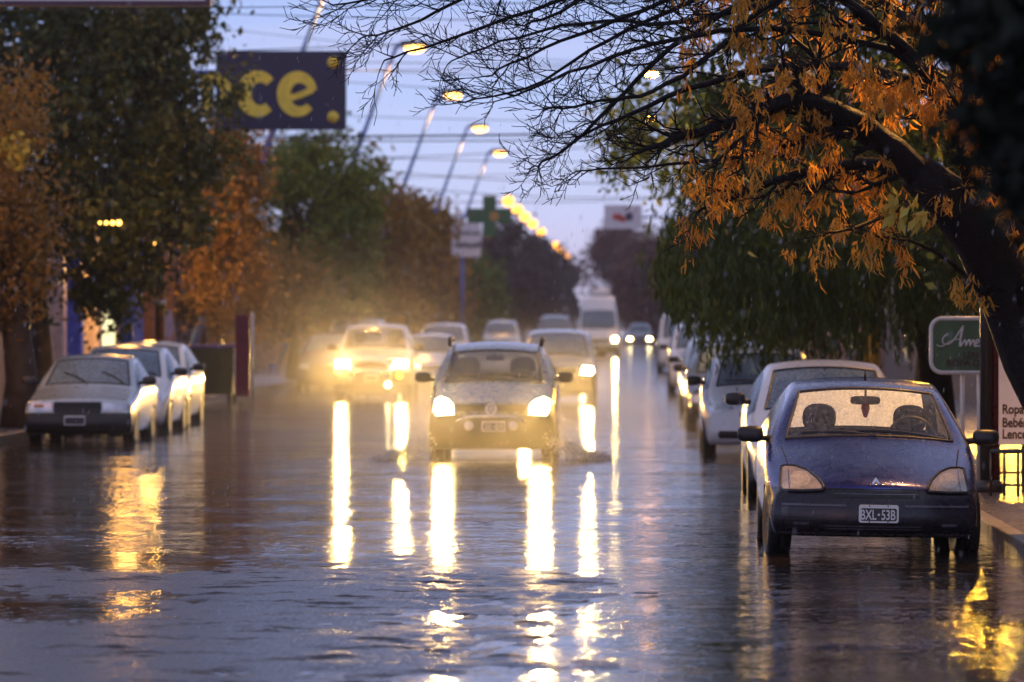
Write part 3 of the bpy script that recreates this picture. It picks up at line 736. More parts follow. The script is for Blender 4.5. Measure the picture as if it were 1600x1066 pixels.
# ------------------------------------------------------------------ ground, road, water, pavements
KL, KR = -8.95, 2.88
def struct(name, mb, mat): return tag(obj(name, mb, mat), kind='structure')
def mat_asphalt():
    t = NT('wet_asphalt'); co = t.coord('Object'); b = t.n('BsdfPrincipled')
    n1 = t.noise(co, 40, 4, .7); n2 = t.noise(co, .5, 4)
    c = t.ramp(n1, [(.3, (.028,.027,.031)), (.62, (.05,.047,.053)), (.8, (.085,.08,.085))])
    mud = t.rng(t.noise(t.coord('Object', (1.3, 2.6, 1)), 1.0, 6, .72), .54, .63, 0, 1)
    t.set(b, 'Base Color', t.mix(mud, c, (.030,.018,.013)))
    t.set(b, 'Roughness', t.math('ADD', t.rng(n1, .3, .7, .16, .46), t.math('MULTIPLY', mud, .3))); t.set(b, 'Specular IOR Level', t.rng(mud, 0, 1, .55, .12)); b.inputs['IOR'].default_value = 1.36
    g = t.n('SeparateXYZ'); t.set(g, 0, t.noise(t.coord('Object', (10, 8, 1)), 1.0, 6, .8, 1))
    cx = t.n('CombineXYZ'); t.set(cx, 0, t.math('MULTIPLY', t.math('SUBTRACT', g.outputs[0], .5), .20)); t.set(cx, 1, t.math('MULTIPLY', t.math('SUBTRACT', g.outputs[1], .5), .26)); cx.inputs[2].default_value = 1
    nm = t.n('VectorMath', operation='NORMALIZE'); t.set(nm, 0, cx); t.set(b, 'Normal', nm)
    return t.out(b)
def mat_water():
    """shallow muddy flood water: slopes of two sizes of ripples set the normal directly"""
    t = NT('flood_water'); co = t.coord('Object'); b = t.n('BsdfPrincipled')
    b.inputs['Base Color'].default_value = (.030,.022,.016,1); b.inputs['IOR'].default_value = 1.33
    b.inputs['Specular IOR Level'].default_value = .5
    big = t.noise(t.coord('Object', (.12, .55, 1)), 1.0, 3); 
    amp = t.rng(big, .35, .68, .35, 1.5)
    t.set(b, 'Roughness', t.rng(t.noise(t.coord('Object', (.3, .8, 1)), 1.3, 3), .4, .65, .07, .15))
    sx = None; out = []
    a = t.n('SeparateXYZ'); t.set(a, 0, t.noise(t.coord('Object', (3.2, 4.2, 1)), 1.0, 2, .5, 1))
    c = t.n('SeparateXYZ'); t.set(c, 0, t.noise(t.coord('Object', (20, 25, 1)), 1.0, 2, .5, 1))
    d = t.n('SeparateXYZ'); t.set(d, 0, t.noise(t.coord('Object', (.25, 1.1, 1)), 1.0, 1, .5, 1))
    for k in (0, 1):
        v = t.math('ADD', t.math('MULTIPLY', t.math('SUBTRACT', a.outputs[k], .5), .14 if k else .13), t.math('MULTIPLY', t.math('SUBTRACT', c.outputs[k], .5), .26))
        v = t.math('MULTIPLY', v, amp)
        if k: v = t.math('ADD', v, t.math('MULTIPLY', t.math('SUBTRACT', d.outputs[1], .5), .072))
        out.append(v)
    vo = t.n('TexVoronoi'); vo.voronoi_dimensions = '2D'; t.set(vo, 'Vector', co); vo.inputs['Scale'].default_value = 2.6
    df = t.n('VectorMath', operation='SUBTRACT'); t.set(df, 0, co); t.set(df, 1, vo.outputs['Position']); nd = t.n('VectorMath', operation='NORMALIZE'); t.set(nd, 0, df)
    dx = t.n('SeparateXYZ'); t.set(dx, 0, nd); cr = t.n('SeparateXYZ'); t.set(cr, 0, vo.outputs['Color'])
    dist = vo.outputs['Distance']; rad = t.math('ADD', t.math('MULTIPLY', cr.outputs[0], .32), .04)
    g_ = t.math('SUBTRACT', 1.0, t.math('MULTIPLY', t.math('ABSOLUTE', t.math('SUBTRACT', dist, rad)), 9.0), True)
    ringv = t.math('MULTIPLY', t.math('MULTIPLY', t.math('SINE', t.math('MULTIPLY', t.math('SUBTRACT', dist, rad), 75.0)), g_), t.math('MULTIPLY', t.math('GREATER_THAN', cr.outputs[1], .45), .06))
    out = [t.math('ADD', out[k], t.math('MULTIPLY', ringv, dx.outputs[k])) for k in (0, 1)]
    cx = t.n('CombineXYZ'); t.set(cx, 0, out[0]); t.set(cx, 1, out[1]); cx.inputs[2].default_value = 1
    nm = t.n('VectorMath', operation='NORMALIZE'); t.set(nm, 0, cx); t.set(b, 'Normal', nm)
    return t.out(b)
M['asphalt'] = mat_asphalt(); M['water'] = mat_water()
struct('ground', MB().box(-900, 900, -60, 3200, -.5, -.3), mat_basic('wet_earth', (.03,.026,.024), .5, var=.3, scale=.4))
def grid_sheet(xs, ys, zf):
    mb = MB(); nx, ny = len(xs), len(ys)
    v = [(x, y, zf(x, y)) for y in ys for x in xs]; f = []
    for j in range(ny-1):
        for i in range(nx-1):
            a = j*nx+i; f.append((a, a+1, a+nx+1, a+nx))
    return mb.add(v, f)
from mathutils import noise as mn
def road_z(x, y):
    """the asphalt breaks the water surface in low worn hummocks near the camera"""
    n = mn.fractal(Vector((x*.42, y*.27, 3.1)), .9, 2.0, 6)
    k = sstep((44-y)/11)*sstep((1.5-x)/2.2)
    side = .62 + .38*sstep((-.3-x)/1.6)
    fine = mn.fractal(Vector((x*4.2, y*2.2, 9)), .5, 2, 4)*.009
    hump = -.020 + .034*n + .030*k*side + fine
    s_ = sstep((x-.9)/.6)
    return -.045*(1-k) + hump*k - .01*s_ if k > 0 else -.05
xs = np.linspace(KL, KR, 250); ysr = np.concatenate([np.linspace(-20, 20, 12), np.linspace(20.3, 46, 520), np.linspace(47, 120, 20), [200, 400, 900, 1500]])
rd = struct('road', grid_sheet(list(xs), list(ysr), road_z), M['asphalt']); rd.data.polygons.foreach_set('use_smooth', [True]*len(rd.data.polygons))
struct('water', grid_sheet([KL+.0, KR-.0], [-20, 1500], lambda x, y: 0), M['water'])
M['paving'] = mat_basic('wet_paving', (.10,.09,.09), .28, var=.35, scale=3, bump=.4)
M['kerbstone'] = mat_basic('worn_kerb', (.22,.20,.18), .35, var=.4, scale=4, bump=.5)
kb = MB(); y = -20
while y < 700:
    l = 1.0 if y < 120 else 12
    for (x0, x1) in ((KR, KR+.14), (KL-.14, KL)): kb.box(x0, x1, y+.006, y+l-.006, -.2, .14)
    y += l
tag(obj('kerb', kb, M['kerbstone'], bevel=.015), kind='structure')
struct('pavement_right', MB().box(KR+.14, 9, -20, 700, -.25, .13), M['paving'])
struct('pavement_left', MB().box(-15, KL-.14, -20, 700, -.25, .13), M['paving'])

# ------------------------------------------------------------------ trees
BARK = mat_bark('wet_bark', (.045,.032,.025)); BARKD = mat_bark('dark_bark', (.006,.0045,.004))
def rnd(a, b): return random.uniform(a, b)
def leafV(cen, L, Wd, dirs=None, droop=0.0, rng=RNG):
    n = len(cen)
    a = rng.normal(size=(n,3)) if dirs is None else dirs + rng.normal(size=(n,3))*.35
    a[:,2] -= droop; a /= np.linalg.norm(a, axis=1)[:,None]
    b = np.cross(a, rng.normal(size=(n,3))); b /= np.linalg.norm(b, axis=1)[:,None]+1e-9
    ln = (L*rng.uniform(.6,1.3,n))[:,None]; wd = (Wd*rng.uniform(.6,1.3,n))[:,None]
    V = np.empty((n,4,3)); V[:,0] = cen-a*ln*.5; V[:,1] = cen+b*wd*.5 - a*ln*.05; V[:,2] = cen+a*ln*.5; V[:,3] = cen-b*wd*.5 - a*ln*.05
    return V.reshape(-1,3)
def crown_points(c, r, n, clumps, spread, shell=.55):
    c = np.array(c); r = np.array(r)
    d = RNG.normal(size=(clumps,3)); d /= np.linalg.norm(d, axis=1)[:,None]
    k = d * (RNG.uniform(shell, 1.0, clumps)**.6)[:,None]
    k *= (1 + .22*np.sin(d[:,:1]*5+c[0]) * np.cos(d[:,2:]*6+c[1]))
    cc = c + k*r
    w = RNG.uniform(.4, 1.6, clumps); idx = RNG.choice(clumps, n, p=w/w.sum())
    p = cc[idx] + RNG.normal(size=(n,3))*spread*RNG.uniform(.5,1.4,(clumps,1))[idx]
    return p, cc
def tree(name, label, base, H, c, r, n, leaf, mat, clumps=60, spread=.35, trunk_r=.16, group=None, droop=.3, bark=BARK, lean=(0,0), shell=.5):
    root = thing(name, label, 'tree', base, group=group)
    bx, by, bz = base
    loc = np.array([c[0]-bx, c[1]-by, c[2]-bz])
    p, cc = crown_points(loc, r, n, clumps, spread, shell)
    top = Vector(loc) + Vector((0,0,r[2]*.3)); mid = Vector((lean[0], lean[1], max(.8, loc[2]-r[2]*.75)))
    tm = MB(); pts = [Vector((0,0,-.15)), mid*.35+Vector((.05,0,0)), mid*.7+Vector((-.04,.03,0)), mid, mid.lerp(top,.5)+Vector((.06,0,0)), top]
    tm.tube(pts, [trunk_r*1.35, trunk_r*1.05, trunk_r*.92, trunk_r*.8, trunk_r*.5, trunk_r*.15], 10)
    obj('trunk', tm, bark, root, True)
    lm = MB()
    for k in range(0, min(clumps, 44)):
        q = Vector(cc[k]); t = random.random()*.8; s0 = mid.lerp(top, t)
        m1 = s0.lerp(q, .5) + Vector((rnd(-.2,.2), rnd(-.2,.2), rnd(0,.35)))
        lm.tube([s0, m1, q], [trunk_r*.32*(1-t*.5), trunk_r*.18, .012], 5)
    obj('limbs', lm, bark, root, True)
    quads('crown', leafV(p, leaf, leaf*.5, None, droop), mat, root)
    return root
LF = dict(
    dark=mat_leaf('dark_green_leaves', [(.011,.024,.005),(.022,.040,.009),(.045,.062,.013),(.10,.105,.025),(.05,.033,.014)], .3),
    rust=mat_leaf('rust_autumn_leaves', [(.12,.075,.025),(.20,.115,.028),(.32,.18,.035),(.13,.10,.035)]),
    olive=mat_leaf('olive_leaves', [(.06,.10,.010),(.11,.16,.015),(.18,.215,.022),(.30,.27,.03)]),
    gold=mat_leaf('golden_brown_leaves', [(.16,.10,.025),(.25,.14,.03),(.36,.20,.03),(.12,.10,.03)]),
    yellow=mat_leaf('yellow_leaves', [(.45,.35,.04),(.55,.45,.08),(.4,.25,.03)]),
    orange=mat_leaf('orange_leaves', [(.35,.14,.015),(.45,.2,.02),(.3,.1,.015)]),
    purple=mat_leaf('bare_purple_twigs', [(.05,.03,.03),(.08,.045,.045),(.10,.06,.05)]),
    willow=mat_leaf('drooping_green_leaves', [(.018,.036,.006),(.04,.068,.010),(.075,.11,.015),(.18,.19,.03)], .3),
    red=mat_leaf('dark_red_leaves', [(.10,.035,.035),(.16,.06,.05),(.22,.08,.06)]),
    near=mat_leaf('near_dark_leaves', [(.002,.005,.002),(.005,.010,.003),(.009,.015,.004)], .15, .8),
    pods=mat_leaf('dry_seed_pods', [(.40,.17,.02),(.56,.27,.035),(.70,.38,.05),(.28,.11,.02)], .55),
)
GT = 'trees along the left pavement'
# big dark tree over the left kerb
t = tree('street_tree', 'big dense dark green tree filling the upper left, hiding part of the blue sign', (-10.9, 88, .13), 9, (-9.9, 87, 5.3), (2.25,2.4,3.0), 30000, .20, LF['dark'], 120, .27, .2, GT)
p, _ = crown_points((1.65, -3.0, 5.2), (1.4,.8,2.4), 5200, 60, .26); quads('crown', leafV(p, .16, .08, None, .3), LF['dark'], t)
p, _ = crown_points((3.35, -2.6, 5.5), (.62,.6,1.6), 1700, 26, .15); quads('crown', leafV(p, .15, .07, None, .3), LF['dark'], t)
t = tree('autumn_tree', 'rust and orange autumn tree at the left edge beside the big dark tree', (-9.35, 73, .13), 6, (-9.85, 73, 3.0), (1.1,1.0,1.1), 6000, .13, LF['rust'], 60, .25, .24, GT)
p, _ = crown_points((-.2, -.6, 4.15), (.5,.4,.16), 230, 14, .10); quads('yellow_leaves', leafV(p, .13, .07, None, .9), LF['yellow'], t)
p, _ = crown_points((-.4, 0, 4.7), (.8,.8,1.0), 3200, 40, .22); quads('crown', leafV(p, .12, .06, None, .4), LF['gold'], t)
tree('autumn_tree', 'tall narrow rust brown tree below the blue sign, glowing orange at its foot', (-9.3, 107, .13), 8, (-9.05, 107, 3.9), (.85,1.1,2.4), 13000, .17, LF['rust'], 90, .26, .14, GT)
tree('street_tree', 'rounded olive green tree with full crown right of the rust brown tree', (-9.3, 131, .13), 8, (-8.75, 131, 4.3), (1.75,1.8,2.55), 19000, .21, LF['olive'], 75, .28, .17, GT)
tree('autumn_tree', 'low golden bush-like tree behind the dark grey parked car', (-10.0, 122, .13), 4, (-9.4, 123, 2.5), (1.2,1.2,.9), 5000, .17, LF['gold'], 40, .3, .1, GT)
tree('bare_tree', 'purple brown half-bare tree standing behind the white wagon at the shops', (-11.2, 125, .13), 6, (-11.0, 125, 2.9), (1.2,1.2,1.4), 6000, .14, LF['purple'], 44, .3, .12, GT)
for (x, Y, zt, rx, mt, lb) in [(-9.0, 158, 5.9, 1.7, 'gold', 'golden brown tree just right of the olive green tree'), (-8.9, 184, 6.1, 1.7, 'gold', 'hazy golden tree in the second place after the olive green tree'),
        (-9.2, 208, 6.0, 1.7, 'rust', 'hazy reddish tree behind the golden ones near the white board'), (-9.3, 262, 4.6, 2.2, 'olive', 'low hazy yellow green tree under the white board'),
        (-9.4, 340, 7.6, 3.0, 'purple', 'brown bare tree right of the green cross'), (-9.4, 420, 8.0, 3.2, 'purple', 'far brown bare tree under the chain of lamps'), (-9.5, 530, 8.0, 3.6, 'purple', 'farthest faint brown tree on the left, just left of the tall van')]:
    tree('autumn_tree' if mt != 'purple' else 'bare_tree', lb, (x-.5, Y, .13), zt, (x, Y, zt*.55+.2), (rx, rx, zt*.47), 9000, .19+Y*.0009, LF[mt], 70, .28+rx*.05, .15, GT)
GTR = 'trees along the right pavement'
for (x, Y, zt, rx, lb) in [(4.2, 232, 6.2, 2.6, 'purple brown bare tree under the white sign with red marks'), (4.0, 300, 8.2, 3.0, 'far purple brown tree right of the tall van'), (4.6, 420, 9.0, 4.2, 'farthest faint tree on the right side of the street')]:
    tree('bare_tree', lb, (x+.6, Y, .13), zt, (x, Y, zt*.53), (rx, rx, zt*.47), 9000, .19+Y*.0009, LF['purple'], 90, .45, .16, GTR)
# drooping pepper tree over the parked cars on the right
for (x, Y, zt, rx, lb) in [(-1.7, 450, 10.6, 2.9, 'dark red far tree rising right behind the tall white van'), (1.0, 400, 8.6, 2.6, 'dark red far tree closing the street at the right edge of the sky gap')]:
    tree('autumn_tree', lb, (x, Y, .0), zt, (x, Y, zt*.53), (rx, rx, zt*.47), 8000, .5, LF['red'], 90, .5, .16, 'far red trees closing the street')
root = thing('drooping_tree', 'drooping dark green pepper tree hanging over the white parked car on the right', 'tree', (4.1, 64, .13), group=GTR)
def strands(n, cx, cy, rx, ry, zlo, zhi, ln, step=.05):
    cen = []; dr = []
    for _ in range(n):
        a = rnd(0, 2*pi); q = math.sqrt(random.random()); x = cx+rx*q*cos(a); y = cy+ry*q*sin(a)
        z = zlo + (zhi-zlo)*(random.random()**.8)*(1-.55*q*q) + rnd(-.2,.2)
        L = rnd(*ln); k = int(L/step); ox, oy = cos(a)*.10, sin(a)*.10
        for j in range(k):
            t = j/k
            cen.append((x+ox*t*2+rnd(-.035,.035), y+oy*t*2+rnd(-.035,.035), z-L*t*t*.3-L*t*.7)); dr.append((rnd(-.8,.8), rnd(-.8,.8), -.9))
    return np.array(cen), np.array(dr)
tm = MB().tube([(0,0,-.1),(-.1,.1,1.2),(-.35,.1,2.1),(-.9,0,3.0),(-1.4,-.2,3.9)], [.26,.22,.19,.14,.05], 10); tm.tube([(-.35,.1,2.1),(.2,.3,3.0),(.5,.5,4.2)], [.16,.12,.04], 8)
tm.tube([(-.6,.05,2.5),(-1.6,-.6,3.3),(-2.6,-1,3.6)], [.11,.08,.03], 7)
obj('trunk', tm, BARKD, root, True)
c, d = strands(1500, -1.5, -.6, 2.2, 2.6, 1.7, 4.9, (.5, 1.35))
c2, d2 = strands(420, -2.3, -1.6, 1.3, 1.6, 1.55, 3.2, (.4, .85))
c3, d3 = strands(220, -1.0, 0, 3.0, 2.6, 2.4, 4.5, (.4, .9))
c = np.concatenate([c, c2, c3]); d = np.concatenate([d, d2, d3])
ok = c[:,2]+.13 > np.interp(c[:,0]+4.1, [0, .7, .95, 3.0, 4.2], [2.5, 1.6, 1.12, 1.1, 1.6]) + RNG.normal(size=len(c))*.12
c = c[ok]; d = d[ok]
quads('crown', leafV(c, .16, .034, d*np.array([.55,.55,1.2]), .45), LF['willow'], root)
tree('street_tree', 'yellow green tree whose thin sprays hang above the right lane', (4.0, 82, .13), 7, (1.7, 82, 4.8), (2.2,1.6,1.15), 6000, .15, LF['olive'], 60, .28, .16, GTR, .6)
tree('autumn_tree', 'tree with orange lit leaves behind the drooping tree', (4.6, 76, .13), 6, (2.6, 75, 4.3), (1.5,1.4,1.0), 6000, .14, LF['gold'], 50, .26, .16, GTR, .5)
tree('street_tree', 'dark leafy tree behind the ash trunk by the green sign', (5.4, 57, .13), 7, (3.5, 55, 5.0), (2.9,1.8,2.2), 26000, .15, LF['willow'], 150, .33, .2, GTR, .5, BARKD)
# bare ash in front: trunk, limbs, twigs, hanging seed pods
root = thing('ash_tree', 'leaning dark ash tree with bare twigs and hanging orange seed pods, over the blue car', 'tree', (3.25, 37, .13))
def A(px, py, Y): q = at(px, py, Y); return Vector((q[0]-3.25, q[1]-37, q[2]-.13))
tm = MB()
tm.tube([(.62,0,-.2), (.50,0,.3), A(1652,640,37), A(1612,560,37), A(1580,470,37), A(1535,375,36.8), A(1475,305,36.6), A(1430,268,36.5)], [.30,.26,.24,.235,.235,.22,.185,.15], 14)
tm.tube([A(1560,420,36.9), A(1620,330,37.4), A(1660,200,37.8), A(1680,0,38), A(1690,-180,38)], [.2,.17,.15,.12,.05], 10)
tm.tube([A(1590,470,37), A(1660,420,36.4), A(1750,330,36)], [.17,.12,.07], 8)
obj('trunk', tm, BARKD, root, True)
lm = MB(); tw = MB(); tips = []
def twig(p, d, L, r, depth):
    n = 5; pts = [p.copy()]; q = p.copy(); dd = d.normalized()
    for k in range(n):
        dd = (dd + Vector((rnd(-.16,.16), rnd(-.16,.16), rnd(-.15,.13))) + Vector((0,0,.03))).normalized()
        q = q + dd*(L/n); pts.append(q.copy())
    tw.tube(pts, [max(.0026, r*(1-.75*k/n)) for k in range(n+1)], 4, False)
    tips.append((pts[-1], dd, r)); tips.append((pts[3], dd, r))
    if depth > 0:
        for k in range(1, n+1):
            if random.random() < .8:
                s = 1 if (k % 2) else -1
                ax = Vector((0,1,0)) if random.random() < .75 else Vector((1,0,0))
                nd = Matrix.Rotation(s*rnd(.35,.85), 3, ax) @ dd
                nd.y += rnd(-.25,.25)
                twig(pts[k], nd, L*rnd(.4,.65), r*.6, depth-1)
def limb(pts, r0, r1, L, depth=2, skip=0):
    pts = [p if isinstance(p, Vector) else A(*p) for p in pts]
    # smooth the polyline
    for _ in range(2):
        q = [pts[0]]
        for a, b in zip(pts, pts[1:]): q += [a.lerp(b,.25), a.lerp(b,.75)]
        pts = q + [pts[-1]]
    pts = [p + Vector((rnd(-.012,.012), rnd(-.02,.02), rnd(-.012,.012))) if 0 < i < len(pts)-1 else p for i, p in enumerate(pts)]
    m = len(pts); rr = [r0+(r1-r0)*(i/(m-1))**.7 for i in range(m)]
    lm.tube(pts, rr, 7)
    for i in range(2+skip, m):
        if random.random() < .85:
            d = (pts[i]-pts[i-1]).normalized(); s = random.choice((-1,1))
            nd = Matrix.Rotation(s*rnd(.3,.8), 3, 'Y') @ d; nd.y += rnd(-.3,.3)
            twig(pts[i], nd, L*rnd(.6,1.1)*(1-.4*i/m), max(rr[i]*.5, .006), depth)
    return pts
for a in [
    ([(1440,275,36.5),(1330,180,36.2),(1240,150,36),(1150,190,35.7),(1060,215,35.5),(990,240,35.3)], .135, .010, .55),
    ([(1450,285,36.5),(1360,250,36.8),(1260,265,37),(1170,300,37.2),(1090,330,37.4)], .085, .008, .45),
    ([(1520,350,36.7),(1500,200,36.2),(1430,90,35.8),(1320,60,35.5),(1180,40,35.2),(1040,60,35),(900,110,34.8),(800,150,34.6)], .05, .007, .62),
    ([(1620,330,37.4),(1520,120,37),(1380,-10,36.6),(1200,-50,36.3),(1000,-40,36),(850,10,35.8),(700,60,35.6),(600,95,35.5)], .045, .006, .60),
    ([(1660,200,37.8),(1500,-60,37.6),(1250,-150,37.4),(1000,-110,37.2),(800,-60,37),(640,-10,36.8),(520,8,36.7)], .04, .006, .60),
    ([(1660,200,37.8),(1480,-40,38.2),(1240,-60,38.5),(1060,10,38.8),(930,70,39),(840,140,39.2),(720,160,39.3)], .04, .006, .55),
    ([(1560,200,36.5),(1400,110,37.4),(1260,100,38),(1120,120,38.5),(1000,170,38.8),(900,215,39)], .07, .008, .55),
    ([(1430,90,35.8),(1300,-20,35.2),(1120,-60,34.8),(960,-20,34.5),(820,40,34.3)], .06, .007, .55),
    ([(1600,-120,37),(1400,-140,36),(1150,-60,35.6),(980,30,35.4),(860,70,35.2),(760,120,35.1)], .04, .006, .6),
    ([(1500,-60,36),(1250,-40,36.4),(1060,60,36.8),(960,160,37),(880,240,37.2),(830,262,37.3)], .04, .006, .5),
    ([(1500,-100,38),(1200,-120,38),(960,-60,38),(760,-20,38),(640,40,38),(560,62,38)], .04, .005, .55),
    ([(1400,-80,35),(1200,0,35),(1100,100,35),(1010,150,35),(930,160,35),(850,172,35)], .035, .006, .5),
    ([(1330,180,36.2),(1230,230,36.4),(1120,250,36.6),(1000,262,36.8),(900,268,37)], .03, .005, .42),
    ([(1360,-60,36),(1180,10,36.6),(1060,40,37),(930,30,37.4),(790,60,37.8),(700,100,38)], .035, .005, .55),
    ([(1475,300,36.6),(1400,330,35.8),(1330,360,35.2),(1270,370,34.8)], .03, .006, .3, 1),
    ([(1545,470,36.9),(1500,420,36.2),(1440,380,35.8),(1380,372,35.5),(1320,350,35.3)], .028, .005, .22, 1),
    ([(1640,330,37),(1560,240,36.2),(1490,150,35.9),(1440,120,35.8),(1380,130,35.6)], .06, .01, .4),
    ([(1660,430,36.4),(1590,330,36),(1540,290,35.8),(1480,300,35.6)], .03, .006, .3, 1)]:
    limb(*a)
# yellow leaves on one low twig and on tips; seed pods in bunches
obj('limbs', lm, BARKD, root, True); obj('twigs', tw, BARKD, root, True)
pc = []; pd = []
cand = [t for t in tips if -2.9 < t[0].x < -.05 and t[0].z < 4.4]
random.shuffle(cand)
for (q, dd, r) in cand[:430]:
    dens = 1 if q.x > -2.6 else .5
    ln = rnd(.06, .24)
    for _ in range(int(rnd(8, 30)*dens)):
        k = rnd(0, ln); pc.append((q.x+rnd(-.045,.045), q.y+rnd(-.06,.06), q.z-.04-k)); pd.append((rnd(-.22,.22), rnd(-.3,.3), -1.2))
def podV(cen, dirs, L, Wd):                                       # bent two-piece blades, each with its own curl
    n = len(cen); a = dirs + RNG.normal(size=(n,3))*.42; a /= np.linalg.norm(a, axis=1)[:,None]
    a2 = a + RNG.normal(size=(n,3))*.45; a2 /= np.linalg.norm(a2, axis=1)[:,None]
    b = np.cross(a, RNG.normal(size=(n,3))); b /= np.linalg.norm(b, axis=1)[:,None]
    ln = (L*RNG.uniform(.35,1.25,n))[:,None]; wd = (Wd*RNG.uniform(.5,1.5,n))[:,None]
    m = cen + a*ln*.5; e = m + a2*ln*.5; V = np.empty((n,8,3))
    V[:,0] = cen-b*wd*.12; V[:,1] = cen+b*wd*.12; V[:,2] = m+b*wd*.5; V[:,3] = m-b*wd*.5
    V[:,4] = m-b*wd*.5; V[:,5] = m+b*wd*.5; V[:,6] = e+b*wd*.15; V[:,7] = e-b*wd*.15
    return V.reshape(-1,3)
quads('seed_pods', podV(np.array(pc), np.array(pd), .108, .0175), LF['pods'], root)
pc = []
for (px, py) in [(1385,330),(1400,318),(1412,335),(1425,322),(1392,345),(1438,340),(1408,350),(1430,352)]:
    for _ in range(5): q = A(px+rnd(-7,7), py+rnd(-7,7), 35.1+rnd(-.1,.1)); pc.append(tuple(q))
quads('yellow_leaves', leafV(np.array(pc), .13, .055, np.tile([-.3,-.1,-.7],(len(pc),1)), .1), LF['yellow'], root)
p, _ = crown_points((-1.0, 5.5, 9.3), (4.4,9.5,1.7), 12000, 120, .45, .2); quads('crown', leafV(p, .30, .14, None, .3), LF['near'], root)  # unseen leaf canopy added overhead to shade the trunk and the blue bonnet
# leaves of a near tree out of focus at the top right
root = thing('near_tree', 'dark near tree whose out-of-focus leaves darken the top right corner', 'tree', (4.2, 15, .13))
obj('trunk', MB().tube([(0,0,-.1),(-.1,0,1.5),(-.3,0,3.0),(-.9,.2,4.2)], [.2,.16,.14,.08], 10), BARKD, root, True)
lb = MB()
for (x, z) in [(-2.9,2.45),(-3.1,2.75),(-2.75,2.15),(-3.3,2.6),(-2.7,2.4)]:
    lb.tube([(-.3,0,3.0),(-1.5,.1,2.9+rnd(-.1,.2)),(x,rnd(-.3,.3),z)], [.05,.03,.006], 5)
obj('limbs', lb, BARKD, root, True)
p, _ = crown_points((-2.95, 0, 2.62), (.30,.5,.36), 1900, 50, .09, .2); q, _ = crown_points((-2.98, 0, 2.22), (.17,.4,.24), 520, 20, .06, .2)
quads('crown', leafV(np.concatenate([p, q]), .10, .05, None, .4), LF['near'], root)

# ------------------------------------------------------------------ street lamps
M['pole_blue'] = mat_basic('blue_pole_paint', (.035,.10,.42), .35, var=.2, scale=3)
M['lamp_shell'] = mat_basic('lamp_housing', (.25,.25,.27), .4, metal=.3)
SOD = (1.0, .46, .10)
M['lamp_glass'] = mat_emit('sodium_lamp_glass', (1.0, .46, .085), 8); M['lamp_far'] = mat_emit('far_lamp_glass', (1.0, .38, .035), 4.5)
M['lamp_dim'] = mat_emit('amber_lamp_glass', (1.0, .42, .07), 60); M['lamp_gold'] = mat_emit('golden_lamp_glass', (1.0, .50, .05), 900)
def lamp_parts(root, top, base, arm, W=0, glass=None, gs=1.0):
    """leaning pole from base to top, short arm, cobra head; all local to the base"""
    top = Vector(top); s = 1 if arm[0] > 0 else -1
    pm = MB(); k1 = top*.33
    pm.tube([Vector((0,0,-.1)), k1, top*.66, top], [.105,.09,.075,.055], 10)
    obj('pole', pm, M['pole_blue'], root, True)
    obj('base_plate', MB().lathe([(.2,0),(.2,.04),(.14,.06),(.14,.3),(.11,.34)], 14), M['pole_blue'], root, True)
    e = top + Vector(arm)
    obj('arm', MB().tube([top - top.normalized()*.1, top + Vector((s*.12,0,.04)), e], [.05,.045,.04], 8), M['pole_blue'], root, True)
    h = MB(); h.blob((e.x+s*.28, e.y, e.z+.03), (.42,.17,.11), 16, 8, 2.6); hd = obj('lamp_head', h, M['lamp_shell'], root, True)
    g = MB(); g.blob((e.x+s*.34, e.y, e.z-.07), (.31*gs,.16*gs,.17*gs), 16, 8, 2.2); obj('lamp_glass', g, glass or M['lamp_glass'], root, True)
    if W:
        ld = bpy.data.lights.new('lamp_light', 'SPOT'); ld.energy = W; ld.color = SOD; ld.shadow_soft_size = .15; ld.spot_size = R(135); ld.spot_blend = .4
        lo = link(bpy.data.objects.new('lamp_light', ld), root); lo.location = (e.x+s*.34, e.y, e.z-.28)
GL1 = 'blue street lamps leaning over the left side of the street'
ords = ['nearest blue street lamp, its lit head hidden above the top edge', 'street lamp with its bright head at the tip of the bare twigs', 'street lamp one step lower and right of the lamp at the twigs', 'street lamp third in the descending row, clear against the sky', 'street lamp lowest of the four large lit heads, above the green cross']
for i in range(5):
    Y = 141 + 30*(i-1)
    hx, hz = -6.45, 9.72                                           # lamp head
    topx, topz = -6.95, 9.82; bx = topx - .375*(topz-.13)
    root = thing('street_lamp', ords[i], 'street lamp', (bx, Y, .13), group=GL1)
    lamp_parts(root, (topx-bx, 0, topz-.13), None, (.18, 0, .0), 1000)
far = [324, 350, 374, 402, 440, 520, 545, 575, 610]
for i, Y in enumerate(far):
    bx = -11.0
    root = thing('street_lamp', 'distant leaning street lamp in the glowing chain of lamps below the wires', 'street lamp', (bx, Y, .13), group='chain of far street lamps')
    pm = MB(); pm.tube([(0,0,-.1),(.15,0,3.5),(.5,0,6.2),(1.1,0,8.3),(1.75,0,9.4),(2.2,0,9.65)], [.13,.12,.11,.1,.09,.08], 8)
    obj('pole', pm, mat_basic('pale_pole', (.4,.33,.36), .5) if i == 0 else bpy.data.materials['pale_pole'], root, True)
    obj('lamp_glass', MB().blob((2.55,0,9.55), (.40,.36,.36), 14, 8, 2.0), M['lamp_far'], root, True)
GR1 = 'street lamps of the right pavement'
for (X, Y, lb) in [(3.3, 152, 'lit street lamp glinting through the twigs at the top of the right trees'), (3.3, 186, 'lit street lamp glinting through the yellow green sprays on the right'), (3.3, 225, 'lit street lamp glimpsed beside the white sign with red marks')]:
    bx = 4.6
    root = thing('street_lamp', lb, 'street lamp', (bx, Y, .13), group=GR1)
    lamp_parts(root, (-3.4, 0, 9.5), None, (-.3, 0, 0), 800, M['lamp_dim'], .65)
